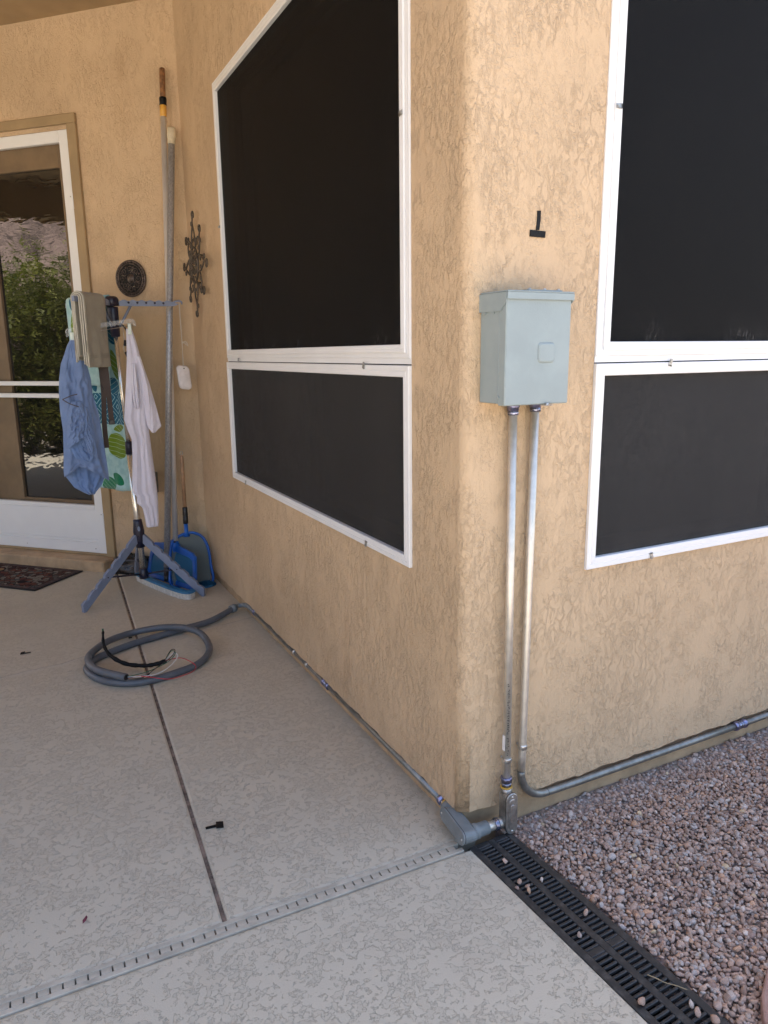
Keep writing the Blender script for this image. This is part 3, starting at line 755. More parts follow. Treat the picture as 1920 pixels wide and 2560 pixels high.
def ring(mb, p, d, prof, n=16): return mb.lathe(p, Vector(p)+Vector(d), prof, n)
def fitting(parent, p, d, r=0.0117, big=1.0):
    """compression connector: violet nut, steel body; p = start, d = direction along the pipe"""
    d = Vector(d).normalized(); p = Vector(p)
    ring(MB(), p, d, [(0, r+0.001), (0.0005, r+0.0052), (0.009, r+0.006), (0.010, r+0.0045), (0.017, r+0.0045), (0.018, r+0.001)], 8).build('compression_nut', M['zincring'], parent)
    ring(MB(), p+d*0.018, d, [(0, r+0.001), (0.0005, r+0.0042), (0.011, r+0.0042), (0.0115, r+0.001)], 6).build('connector_body', M['zinc'], parent)
def strap(parent, p, d, wallv, r=0.0117):
    d = Vector(d).normalized(); p = Vector(p); w = Vector(wallv)
    m = MB(); ring(m, p-d*0.0075, d, [(0, r), (0.0005, r+0.0022), (0.003, r+0.003), (0.012, r+0.003), (0.0145, r+0.0022), (0.015, r)], 18)
    q = p - w*(r+0.004) ; m.cyl(q+d.cross(w)*0.004, q-w*0.005+d.cross(w)*0.004, 0.004, 8)
    m.build('strap', M['steel'], parent)
RC = 0.0117
# left riser
c1 = empty('conduit', (0.140, -0.030, 0.15)); tag(c1, 'straight galvanised steel conduit, left of the pair below the box', 'conduit', 'steel conduits')
def chain(o, parent_inv): o.matrix_parent_inverse = parent_inv; return o
INV1 = Matrix.Translation((-0.140, 0.030, -0.15))
a_, b_ = Vector((0.1375, -0.021, 1.262)), Vector((0.1395, -0.032, 0.165))
def sub(parent, fn):
    before = set(parent.children); fn()
    for o in parent.children:
        if o not in before: o.matrix_parent_inverse = parent.matrix_basis.inverted() if False else Matrix.Translation(-parent.location)
d1 = (b_-a_).normalized()
def f_c1():
    MB().cyl(a_-d1*0.02, b_+d1*0.02, RC, 24).build('pipe', M['emt'], c1)
    fitting(c1, a_-d1*0.002, d1)
    strap(c1, a_+d1*(1.262-0.226), d1, (0, -1, 0))
    fitting(c1, b_-d1*0.006, d1)
    ring(MB(), b_+d1*0.024, d1, [(0, RC), (0.0003, RC+0.0055), (0.003, RC+0.0065), (0.0045, RC+0.0055), (0.005, RC)], 18).build('gasket', M['yellow'], c1)
    # printed lettering along the pipe, too small to read
    ink = MB(); rr = random.Random(5); z = 0.245
    side = Vector((-0.45, -0.89, 0)).normalized(); tang = Vector((side.y, -side.x, 0))
    while z < 0.47:
        w = rr.uniform(0.002, 0.0045)
        if rr.random() < 0.82:
            q = a_+d1*(1.262-z); 
            for kk in range(rr.choice((1, 2))):
                oo = tang*rr.uniform(-0.0025, 0.0015); L_ = frame(q+side*(RC+0.0001)+oo, tang, (0, 0, 1), side)
                ink.box((-0.002*rr.uniform(.5, 1.2), 0, -0.0008), (0.002*rr.uniform(.5, 1.2), w*0.55, 0.0002), M=L_)
        z += w+0.002
    ink.build('printed_marks', M['ink'], c1)
    st = frame(a_+d1*(1.262-0.285)+Vector((-RC-0.0003, -0.001, 0)), (0, -1, 0), (0, 0, 1), (-1, 0, 0))
    MB().box((-0.006, -0.026, 0), (0.006, 0.022, 0.0005), M=st).build('sticker', M['white'], c1)
sub(c1, f_c1)
# right riser, bending along the wall foot
c2 = empty('conduit', (0.206, -0.02, 1.262)); tag(c2, 'galvanised steel conduit bending at its foot along the gravel wall', 'conduit', 'steel conduits')
def f_c2():
    p = [Vector((0.2125, -0.020, 1.268)), Vector((0.2035, -0.022, 0.22))]
    path = [p[0], p[0].lerp(p[1], 0.5), p[1]]
    cx, cz, rad = 0.2035+0.115, 0.166, 0.115
    for k in range(0, 13):
        an = R(180+ 90*k/12*0.985); path.append(Vector((cx+rad*math.cos(an), -0.020+0.012*k/12, cz+rad*math.sin(an))))
    path += [Vector((0.45, -0.008, 0.049)), Vector((1.0, -0.007, 0.048)), Vector((1.19, -0.007, 0.048))]
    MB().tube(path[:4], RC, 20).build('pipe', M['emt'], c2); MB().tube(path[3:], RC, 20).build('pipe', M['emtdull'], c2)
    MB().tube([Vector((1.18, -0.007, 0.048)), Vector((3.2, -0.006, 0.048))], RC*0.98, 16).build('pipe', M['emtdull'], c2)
    dd = (p[1]-p[0]).normalized()
    fitting(c2, p[0]-dd*0.006+dd*0.004, dd); strap(c2, p[0]+dd*(1.268-0.247), dd, (0, -1, 0))
    for k in (1, 13): 
        q = path[2+k]; t_ = (path[3+k]-path[1+k]).normalized(); ring(MB(), q, t_, [(0, RC), (0.0001, RC+0.0003), (0.0015, RC+0.0003), (0.0016, RC)], 16).build('bend_mark', M['ink'], c2)
    fitting(c2, (1.185, -0.007, 0.048), (1, 0, 0)); fitting(c2, (1.245, -0.007, 0.048), (-1, 0, 0))
sub(c2, f_c2)
# run along the foot of the porch wall
c3 = empty('conduit', (0.0, 1.0, 0.045)); tag(c3, 'long steel conduit running along the foot of the porch side wall', 'conduit', 'steel conduits')
def f_c3():
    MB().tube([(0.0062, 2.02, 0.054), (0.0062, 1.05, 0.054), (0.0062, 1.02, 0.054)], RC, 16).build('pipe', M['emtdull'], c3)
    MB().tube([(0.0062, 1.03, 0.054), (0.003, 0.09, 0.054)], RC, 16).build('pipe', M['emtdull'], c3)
    fitting(c3, (0.0062, 1.055, 0.054), (0, -1, 0)); fitting(c3, (0.0062, 0.995, 0.054), (0, 1, 0))
    fitting(c3, (0.006, 2.00, 0.054), (0, 1, 0)); fitting(c3, (0.003, 0.115, 0.054), (0, -1, 0))
    ring(MB(), (0.003, 0.087, 0.054), (0, -1, 0), [(0, RC), (0.0003, RC+0.005), (0.004, RC+0.006), (0.0045, RC)], 18).build('gasket', M['yellow'], c3)
    for y in (1.40, 1.24): strap(c3, (0.0062, y, 0.054), (0, -1, 0), (-1, 0, 0))
sub(c3, f_c3)
def stadium(w, h, n=10):
    return [(w/2*math.cos(a), h/2-w/2+w/2*math.sin(a)) for a in np.linspace(0, math.pi, n)]+[(w/2*math.cos(a), -h/2+w/2+w/2*math.sin(a)) for a in np.linspace(math.pi, 2*math.pi, n)]
def conduit_body(name, Fm, L, w, depth, mat, label, cover_mat, raised):
    """Fm: x across the cover, y along the body (up = inlet), z out through the cover"""
    root = empty(name, Fm.translation); tag(root, label, 'pipe fitting')
    inv = Matrix.Translation(-Fm.translation)
    def put(mb, nm, mt, rc=True):
        o = mb.build(nm, M[mt], root, recalc=rc); o.matrix_parent_inverse = inv; return o
    def loft(rings, nm, mt):
        m = MB(); n = len(rings[0][0]); V = []
        for poly, z in rings: V += [Fm @ Vector((*p, z)) for p in poly]
        F = [tuple(range(n))[::-1], tuple(range((len(rings)-1)*n, len(rings)*n))]
        for r in range(len(rings)-1):
            for i in range(n): F.append((r*n+i, r*n+(i+1) % n, (r+1)*n+(i+1) % n, (r+1)*n+i))
        m.add(V, F, False); return put(m, nm, mt)
    bo = loft([(stadium(w*0.55, L*0.88), -depth), (stadium(w*0.86, L*0.96), -depth*0.82), (stadium(w*0.94, L*0.98), -depth*0.45), (stadium(w*0.96, L), 0)], 'body', mat)
    co = loft([(stadium(w, L*1.03), 0.0005), (stadium(w, L*1.03), 0.004), (stadium(w*0.92, L), 0.0055)], 'cover', cover_mat)
    loft([(stadium(w*1.01, L*1.035), -0.0012), (stadium(w*1.01, L*1.035), 0.0006)], 'gasket', 'black')
    if raised:
        loft([(stadium(w*0.62, L*0.76), 0.0050), (stadium(w*0.60, L*0.74), 0.0075), (stadium(w*0.54, L*0.70), 0.0080)], 'raised_panel', cover_mat)
        loft([(stadium(w*0.34, L*0.5), 0.0078), (stadium(w*0.32, L*0.48), 0.0092), (stadium(w*0.22, L*0.44), 0.0094)], 'raised_rib', cover_mat)
    for sy_ in (-1, 1):
        s0 = Fm @ Vector((0, sy_*L*0.43, 0.005)); zd = (Fm.to_3x3() @ Vector((0, 0, 1)))
        put(MB().lathe(s0, s0+zd, [(0, 0.0036), (0.0015, 0.0034), (0.003, 0.002), (0.0032, 0)], 10), 'screw', 'steel')
    return root, put
F1 = frame((0.139, -0.060, 0.066), (1, 0, 0), (0, 0.02, 1), (0, -1, 0.02))
root1, put1 = conduit_body('pipe_fitting', F1, 0.128, 0.040, 0.044, 'castalu', 'cast aluminium pipe fitting with oval cover below the left conduit', 'castalu', True)
put1(MB().cyl((0.1395, -0.033, 0.118), (0.1395, -0.0325, 0.137), 0.0165, 18), 'inlet_hub', 'castalu')
put1(MB().cyl((0.128, -0.040, 0.030), (0.100, -0.041, 0.031), 0.0172, 18), 'outlet_hub', 'castalu')
put1(MB().lathe((0.104, -0.041, 0.031), (0.05, -0.042, 0.032), [(0, 0.0172), (0.001, 0.019), (0.007, 0.019), (0.008, 0.0165), (0.013, 0.0165)], 18), 'lock_ring', 'zinc')
put1(MB().cyl((0.098, -0.041, 0.031), (0.048, -0.043, 0.033), 0.0145, 18), 'nipple', 'emt')
dl = Vector((-0.008, -0.125, -0.010)).normalized()
zax = Vector((-1, 0, 0.12)); zax = (zax - dl*zax.dot(dl)).normalized(); xax = (-dl).cross(zax)
F2 = frame(Vector((-0.030, -0.008, 0.048)), xax, -dl, zax)
root2, put2 = conduit_body('pipe_fitting', F2, 0.142, 0.043, 0.048, 'pvc', 'grey plastic pipe fitting with flat cover at the wall corner foot', 'pvc', False)
put2(MB().lathe((-0.002, 0.050, 0.049), (0.002, 0.094, 0.053), [(0, 0.018), (0.02, 0.018), (0.036, 0.0165), (0.037, 0.012)], 18), 'inlet_hub', 'pvc')
put2(MB().lathe((0.01, -0.046, 0.036), (0.075, -0.043, 0.034), [(0, 0.024), (0.018, 0.023), (0.022, 0.0205), (0.055, 0.0195), (0.056, 0.015)], 20), 'outlet_hub', 'pvc')

# ------------------------------------------------------------------ coiled flexible conduit with loose wires
M['flex'] = plain('grey_flexible_conduit', (0.105, 0.115, 0.13), 0.42, 0, var=0.07, scale=12, bumpd=0.0008, bscale=90)
M['tapeblack'] = plain('black_electrical_tape', (0.006, 0.006, 0.0065), 0.6, 0, var=0.2, scale=70, bumpd=0.0015, bscale=160, spec=0.25)
for nm, cc in (('wire_red', (0.50, 0.02, 0.035)), ('wire_green', (0.01, 0.10, 0.05)), ('wire_white', (0.62, 0.62, 0.60)), ('wire_black', (0.013, 0.013, 0.014))): M[nm] = plain(nm, cc, 0.35)
fl = empty('flexible_conduit', (-0.6, 1.8, 0)); tag(fl, 'coil of grey flexible conduit lying on the patio with loose wires', 'conduit')
def f_fl():
    pts = [(-0.066, 2.175, 0.036), (-0.216, 2.085, 0.021), (-0.384, 2.04, 0.018), (-0.603, 1.977, 0.017), (-0.735, 1.913, 0.017), (-0.823, 1.849, 0.017), (-0.862, 1.748, 0.017), (-0.815, 1.603, 0.017), (-0.726, 1.52, 0.017), (-0.634, 1.497, 0.017), (-0.521, 1.519, 0.017), (-0.401, 1.572, 0.018), (-0.322, 1.685, 0.026), (-0.315, 1.845, 0.044), (-0.368, 1.956, 0.052), (-0.472, 2.049, 0.044), (-0.613, 2.095, 0.026), (-0.739, 2.010, 0.036), (-0.830, 1.858, 0.049), (-0.851, 1.756, 0.051), (-0.823, 1.634, 0.052), (-0.726, 1.500, 0.052)]
    path = spline(pts, 8)
    MB().tube(path, 0.0165, 14).build('conduit_jacket', M['flex'], fl)
    e = path[-1]; t_ = (path[-1]-path[-3]).normalized()
    MB().cyl(e-t_*0.004, e+t_*0.0006, 0.0125, 14).build('conduit_bore', M['black'], fl)
    d = Vector((0.75, 0.42, 0.06)).normalized(); p = Vector((-0.082, 2.166, 0.035))
    ring(MB(), p, d, [(0, 0.0165), (0.0005, 0.0225), (0.03, 0.0235), (0.031, 0.02), (0.036, 0.02), (0.037, 0.015)], 12).build('gland_nut', M['pvc'], fl)
    MB().tube(spline([p+d*0.034, p+d*0.055, Vector((-0.008, 2.175, 0.045)), Vector((0.002, 2.12, 0.053)), Vector((0.0055, 2.03, 0.054))], 5), 0.0128, 14).build('elbow', M['pvc'], fl)
    bk = spline([(-0.773, 1.822, 0.160), (-0.779, 1.775, 0.110), (-0.757, 1.727, 0.070), (-0.703, 1.665, 0.045), (-0.632, 1.617, 0.040), (-0.585, 1.595, 0.046), (-0.543, 1.577, 0.060)], 6)
    MB().tube(bk, [0.005+0.0045*min(1, i/14)+0.0012*math.sin(i*1.9) for i in range(len(bk))], 9).build('taped_bundle', M['tapeblack'], fl)
    MB().tube([bk[0], bk[0]+Vector((0.0, 0.002, 0.012))], [0.0045, 0.0035], 8).build('bundle_tip', M['wire_green'], fl)
    e0 = Vector((-0.718, 1.497, 0.052))
    def wire(mat, *mid): MB().tube(spline([e0+Vector((random.uniform(-.003, .003), random.uniform(-.004, .004), random.uniform(-.005, .005))), *mid, Vector((-0.548, 1.580, 0.060))], 9), 0.0019, 6).build('wire', M[mat], fl)
    wire('wire_green', (-0.66, 1.503, 0.055), (-0.60, 1.520, 0.058), (-0.535, 1.535, 0.075), (-0.505, 1.548, 0.100), (-0.520, 1.560, 0.108))
    wire('wire_white', (-0.66, 1.482, 0.05), (-0.60, 1.478, 0.050), (-0.54, 1.508, 0.060), (-0.498, 1.540, 0.085), (-0.512, 1.556, 0.098))
    wire('wire_black', (-0.66, 1.480, 0.045), (-0.60, 1.512, 0.062), (-0.53, 1.540, 0.085), (-0.506, 1.545, 0.114), (-0.522, 1.560, 0.112))
    wire('wire_red', (-0.68, 1.492, 0.05), (-0.638, 1.462, 0.050), (-0.57, 1.425, 0.040), (-0.515, 1.414, 0.045), (-0.455, 1.440, 0.045), (-0.431, 1.494, 0.045), (-0.455, 1.535, 0.06), (-0.49, 1.552, 0.072))
    q = path[128]; MB().box((-0.008, -0.003, -0.002), (0.008, 0.004, 0.003), M=Matrix.Translation((-0.628, 2.068, 0.012))).build('tape_scrap', M['tapeblack'], fl)
sub(fl, f_fl)

# ------------------------------------------------------------------ scraps of black tape, a petal
def flat_poly(name, poly, Fm, t, mat, label, cat, group=None):
    o = MB().prism(poly, Fm, 0.0003, t, ).build(name, M[mat], recalc=True)
    tag(o, label, cat, group); return o
FB0 = frame((0, 0, 0), (1, 0, 0), (0, 0, 1), (0, -1, 0))
flat_poly('tape_strip', [(0.2135, 1.754), (0.2250, 1.755), (0.2245, 1.730), (0.2215, 1.7072), (0.2110, 1.7068), (0.2135, 1.730)], FB0, 0.0022, 'tapeblack', 'narrow upright strip of black tape on the wall above the box', 'tape')
flat_poly('tape_strip', [(0.1920, 1.7062), (0.2420, 1.7052), (0.2400, 1.6890), (0.1910, 1.6900)], FB0, 0.0030, 'tapeblack', 'short wide piece of black tape stuck level above the box', 'tape')
FG = Matrix.Identity(4)
def tape_floor(x, y, a, k, lab):
    F_ = Matrix.Translation((x, y, 0.0015)) @ Matrix.Rotation(a, 4, 'Z')
    m = MB(); m.prism([(-0.045*k, -0.007*k), (0.0, -0.0075*k), (0.0, 0.0075*k), (-0.045*k, 0.006*k)], F_, 0.0, 0.0025)
    m.prism([(-0.004*k, -0.022*k), (0.026*k, -0.024*k), (0.030*k, 0.016*k), (0.0, 0.02*k)], F_ @ Matrix.Rotation(R(6), 4, 'Y'), 0.0028, 0.0055)
    tag(m.build('tape_scrap', M['tapeblack'], recalc=True), lab, 'tape')
tape_floor(-0.628, 0.385, R(-6), 0.72, 'crumpled black tape scrap lying on the concrete right of the joint')
tape_floor(-1.108, 2.136, R(175), 0.6, 'tiny black tape scrap on the far concrete left of the coil')
M['petal'] = plain('dried_petal', (0.16, 0.025, 0.05), 0.7)
pm = MB(); F_ = Matrix.Translation((-1.022, 0.165, 0.002)) @ Matrix.Rotation(R(60), 4, 'Z')
pm.add([F_ @ Vector(p) for p in [(-0.012, 0, 0.001), (-0.003, -0.005, 0.004), (0.010, -0.002, 0.001), (0.014, 0.002, 0.004), (0.0, 0.006, 0.001), (0.002, 0.0, 0.0055)]], [(0, 1, 5), (1, 2, 5), (2, 3, 5), (3, 4, 5), (4, 0, 5), (0, 4, 3, 2, 1)])
tag(pm.build('petal', M['petal'], recalc=True), 'small dark red dried petal lying on the patio', 'petal')

# ------------------------------------------------------------------ cloth helpers
from mathutils import noise as mnoise
def lerp_rows(rows, v):
    for k in range(len(rows)-1):
        a, b = rows[k], rows[k+1]
        if v <= b[0] or k == len(rows)-2:
            t = (v-a[0])/(b[0]-a[0]) if b[0] != a[0] else 0
            return [a[i]+(b[i]-a[i])*t for i in range(len(a))]
def mat_cloth(name, color, weave=700, fuzz=0.0, var=0.08):
    t = NT(name); v = t.coord()
    n = t.noise(v, 14, 4, 0.6); w = t.noise(v, weave, 2)
    c = t.mix(t.step(n, 0.3, 0.7), tuple(x*(1-var) for x in color), tuple(min(1, x*(1+var)) for x in color))
    c = t.mix(t.math('MULTIPLY', t.step(w, 0.35, 0.7), 0.18), c, tuple(x*0.6 for x in color))
    t.out(c, 0.9, 0, t.bump(w, 0.0006+fuzz), 0.15)
    t.b.inputs['Sheen Weight'].default_value = 0.25
    return t.m
def hung(name, rows, y, mat, parent=None, th=0.014, folds=7, amp=0.010, seed=0.0, nu=44, nv=60, crump=0.006, bot=None, drift=1.5):
    """a hanging garment: rows (z, x_left, x_right) from the top down, closed front and back, gathered in folds"""
    z0, z1 = rows[0][0], rows[-1][0]
    rr = [(z0-r[0], *r[1:]) for r in rows]
    m = MB(); V = []
    for side in (-1, 1):
        for j in range(nv+1):
            v = (z0-z1)*j/nv; _, xl, xr = lerp_rows(rr, v); t = j/nv
            for i in range(nu+1):
                u = i/nu
                lens = math.sin(math.pi*min(max(u, 0), 1))**0.6
                ph = folds*math.pi*u + drift*math.sin(2.2*t+seed) + 0.9*math.sin(5*t+seed*2+u*3)
                w_ = math.sin(ph)+0.45*math.sin(ph*1.9+seed+4*t)+0.2*math.sin(ph*3.3+seed*3+7*t)
                nz = (0.6-1.6*abs(mnoise.noise(Vector((u*3.5+seed*7+t*2, t*6-u*2, seed+side)))))+0.6*(0.5-1.5*abs(mnoise.noise(Vector((u*7+seed, t*15+u*4, side)))))
                wf = lens*(0.35+0.65*min(1, t*3))
                yy = y + side*(th*lens*(0.5+0.5*min(1, t*4))) - amp*w_*wf - crump*nz*wf
                dz = 0.004*mnoise.noise(Vector((u*9, seed, t*3)))*t
                zz = z0-v+dz
                if bot:
                    zb = lerp_rows(bot, u)[1]; zz = z0-v*(z0-zb)/(z0-z1)+dz*0.3
                V.append((xl+(xr-xl)*u + 0.3*crump*nz*lens, yy, zz))
    n = nu+1; N = n*(nv+1); F = []
    for j in range(nv):
        for i in range(nu):
            a = j*n+i; F.append((a, a+n, a+n+1, a+1)); b = N+a; F.append((b, b+1, b+n+1, b+n))
    for j in range(nv):
        a = j*n; F.append((a, N+a, N+a+n, a+n)); a = j*n+nu; F.append((a, a+n, N+a+n, N+a))
    for i in range(nu):
        F.append((i, i+1, N+i+1, N+i)); a = nv*n+i; F.append((a, N+a, N+a+1, a+1))
    m.add(V, F, True)
    o = m.build(name, mat, parent, recalc=True); return o
def drape(name, P0, d, L, w, zt, zf, zb, mat, parent=None, t=0.006, wav=0.004, seed=0, n=26, inner=0.0, flare=0.0):
    """a towel laid over a bar: bar from P0 along unit d for length L; front hangs to zf on the +n side, back to zb"""
    d = Vector(d).normalized(); nn = Vector((-d.y, d.x, 0))
    prof = []
    K = 34
    for k in range(K+1):
        z = zf+(zt-w/2-zf)*k/K; prof.append((w/2+flare*(1-k/K), z))
    for k in range(1, 12):
        a = math.pi*k/12; prof.append((w/2*math.cos(a), zt-w/2+w/2*math.sin(a)))
    for k in range(K+1):
        z = (zt-w/2)+(zb-zt+w/2)*k/K; prof.append((-w/2, z))
    # arc length for uv
    s = [0.0]
    for a, b in zip(prof, prof[1:]): s.append(s[-1]+math.hypot(b[0]-a[0], b[1]-a[1]))
    V = []; UV = []; m = MB()
    for lay in (0, 1):
        for j, (o_, z) in enumerate(prof):
            a = prof[max(j-1, 0)]; b = prof[min(j+1, len(prof)-1)]
            tx, tz = b[0]-a[0], b[1]-a[1]; q = math.hypot(tx, tz); nx, nz = tz/q, -tx/q
            for i in range(n+1):
                u = i/n; dep = max(0.0, (zt-z)/max(0.05, zt-min(zf, zb)))
                wv = wav*(math.sin(u*9+seed+z*5)+0.6*math.sin(u*17+seed*2-z*9))*(0.25+dep) + 0.5*wav*mnoise.noise(Vector((u*6, z*9, seed)))
                p = Vector(P0)+d*(L*u + 0.006*math.sin(z*12+seed)*dep); off = o_+wv
                V.append((p.x+nn.x*(off+nx*t*lay), p.y+nn.y*(off+nx*t*lay), z+nz*t*lay + 0.004*mnoise.noise(Vector((u*7, seed, 1)))*dep))
                UV.append((u*L, s[j]))
    r = n+1; N = r*len(prof); F = []
    for j in range(len(prof)-1):
        for i in range(n):
            a = j*r+i; F.append((a, a+1, a+r+1, a+r)); b = N+a; F.append((b, b+r, b+r+1, b+1))
    for j in range(len(prof)-1):
        a = j*r; F.append((a, a+r, N+a+r, N+a)); a = j*r+n; F.append((a, N+a, N+a+r, a+r))
    for i in range(n):
        F.append((i, N+i, N+i+1, i+1)); a = (len(prof)-1)*r+i; F.append((a, a+1, N+a+1, N+a))
    m.add(V, F, True); o = m.build(name, mat, parent, recalc=True)
    uvl = o.data.uv_layers.new(name='UVMap'); li = np.zeros(len(o.data.loops), np.int32); o.data.loops.foreach_get('vertex_index', li)
    uvl.data.foreach_set('uv', np.array(UV, np.float32)[li].ravel())
    return o, s[-1]

# ------------------------------------------------------------------ drying rack
M['rackgrey'] = plain('slate_blue_plastic', (0.20, 0.235, 0.315), 0.45, 0, var=0.05, scale=12)
M['navy'] = plain('navy_plastic', (0.014, 0.014, 0.032), 0.35, 0, var=0.1, scale=20)
M['chrome'] = plain('polished_steel_tube', (0.80, 0.76, 0.68), 0.24, 0.85, var=0.03, scale=10)
HX, HY = -0.462, 2.83
rack = empty('drying_rack', (HX, HY, 0)); tag(rack, 'folding tripod clothes drying rack with slate blue arms and steel post', 'drying rack')
RL = lambda o: setattr(o, 'matrix_parent_inverse', Matrix.Translation((-HX, -HY, 0)))
def rp(mb, name, mat, rc=True):
    o = mb.build(name, M[mat], rack, recalc=rc); RL(o); return o
pt = lambda z: Vector((-0.425-0.05*(z/1.7), HY, z))     # axis of the post, leaning slightly
rp(MB().cyl(pt(0.09), pt(0.9), 0.0175, 20), 'lower_post', 'chrome', False)
rp(MB().cyl(pt(0.84), pt(1.55), 0.0120, 18), 'upper_post', 'chrome', False)
rp(MB().lathe(pt(0.842), pt(0.92), [(0, 0.0185), (0.002, 0.0215), (0.055, 0.0205), (0.074, 0.018), (0.076, 0.012)], 18), 'collar', 'navy', False)
rp(MB().lathe(pt(0.28), pt(0.455), [(0, 0.019), (0.002, 0.026), (0.05, 0.030), (0.10, 0.033), (0.15, 0.027), (0.17, 0.025), (0.174, 0.019)], 18), 'leg_hub', 'navy', False)
b0 = pt(0.40)+Vector((-0.002, -0.029, 0)); Fb = frame(b0, (1, 0, 0), (0, 0, 1), (0, -1, 0))
rp(MB().prism([(0.008*math.cos(a), 0.015*math.sin(a)) for a in np.linspace(0, 2*math.pi, 20, endpoint=False)], Fb, 0, 0.003), 'release_button', 'rackgrey')
rp(MB().lathe(pt(0.085), pt(0.16), [(0, 0.018), (0.002, 0.027), (0.03, 0.030), (0.055, 0.022), (0.066, 0.019)], 18), 'foot_hub', 'navy', False)
rp(MB().lathe(pt(1.505), pt(1.67), [(0, 0.016), (0.002, 0.024), (0.08, 0.027), (0.155, 0.030), (0.163, 0.028)], 20), 'arm_hub', 'navy', False)
rp(MB().lathe(pt(1.672), pt(1.73), [(0, 0.030), (0.001, 0.037), (0.034, 0.037), (0.046, 0.031), (0.053, 0.018), (0.055, 0.0)], 22), 'hub_cap', 'navy', False)
def leg(foot, top):
    foot, top = Vector(foot), Vector(top); ax = (foot-top); L = ax.length; ax.normalize()
    side = ax.cross(Vector((0, 0, 1))).normalized(); upv = side.cross(ax).normalized()
    if upv.z < 0: upv = -upv
    Fm = frame(top, ax, upv, ax.cross(upv))
    w = 0.0235; poly = [(0, -w)]
    cut = 2*w*abs(ax.z)/max(0.2, math.sqrt(1-ax.z**2))      # flat foot on the floor
    poly += [(L-0.001, -w), (L-0.001+cut*0.0, -w)]
    poly += [(L-cut*0.9, w)]
    k = 6
    for i in range(k):                                       # notches for hanging rods
        x = L-cut*0.9-0.03-(L*0.82)*i/k
        if x < 0.05: break
        poly += [(x, w), (x-0.006, w-0.007), (x-0.018, w-0.009), (x-0.026, w-0.002), (x-0.030, w)]
    poly += [(0, w)]
    m = MB().prism(poly, Fm, -0.011, 0.011)
    o = rp(m, 'leg', 'rackgrey'); bv = o.modifiers.new('bevel', 'BEVEL'); bv.width = 0.0025; bv.segments = 2
    return top.lerp(foot, 0.55)
feet = [(-0.812, 2.612, 0.006), (-0.118, 2.560, 0.006), (-0.420, 3.22, 0.006)]
for f_ in feet:
    v = (Vector(f_)-Vector((pt(0).x, HY, 0))); v.z = 0; v.normalize()
    mid = leg(f_, pt(0.345)+v*0.018)
    rp(MB().tube([pt(0.115)+v*0.02, mid], 0.0055, 8, flat=1.6), 'brace', 'navy', False)
    MBv = frame(mid, (v.y, -v.x, 0), (0, 0, 1), v)
    rp(MB().cyl(MBv @ Vector((-0.013, 0, 0)), MBv @ Vector((0.013, 0, 0)), 0.004, 8), 'pin', 'navy', False)
top = pt(1.69)
def arm(d, L, hook=False):
    d = Vector(d).normalized(); Fm = frame(top, d, (0, 0, 1), d.cross(Vector((0, 0, 1))))
    w = 0.0175; poly = [(0.03, -w), (L, -w+0.004)]
    if hook: poly += [(L+0.012, -w+0.008), (L+0.030, -0.002), (L+0.012, 0.004)]
    n = 6; st = (L-0.05)/n
    xs = np.linspace(L, 0.04, n*8+1)
    poly += [(x, w-0.007*(0.5+0.5*math.cos(2*math.pi*(x-0.04)/st))) for x in xs]
    m = MB().prism(poly, Fm, -0.0075, 0.0075); o = rp(m, 'arm', 'rackgrey')
    for k in range(n-1):
        c_ = Fm @ Vector((0.04+st*(k+1), 0.002, 0)); nz_ = d.cross(Vector((0, 0, 1)))
        for sgn in (1, -1): rp(MB().lathe(c_+nz_*0.0070*sgn, c_+nz_*sgn, [(0, 0.0045), (0.0009, 0.0062), (0.0016, 0.0062), (0.0017, 0.0034), (0.0006, 0.0033), (0.0005, 0)], 10), 'rod_hole', 'navy', False)
    a = top+d*0.10+Vector((0, 0, -0.012)); b = pt(1.56)+d*0.026
    rp(MB().tube([a, b], 0.0075, 6, flat=0.7), 'strut', 'rackgrey', False)
    if hook:
        e = top+d*(L+0.004)
        rp(MB().tube([e+Vector((0, 0, 0.012)), e+d*0.03+Vector((0, 0, 0.018)), e+d*0.045+Vector((0, 0, 0.010)), e+d*0.044+Vector((0, 0, -0.002))], 0.0055, 8), 'arm_hook', 'rackgrey', False)
arm((1, 0.0, 0), 0.335, True)
DL = Vector((-0.62, -0.78, 0)).normalized(); DB = Vector((-0.52, 0.85, 0)).normalized()
arm(DL, 0.36); arm(DB, 0.40)

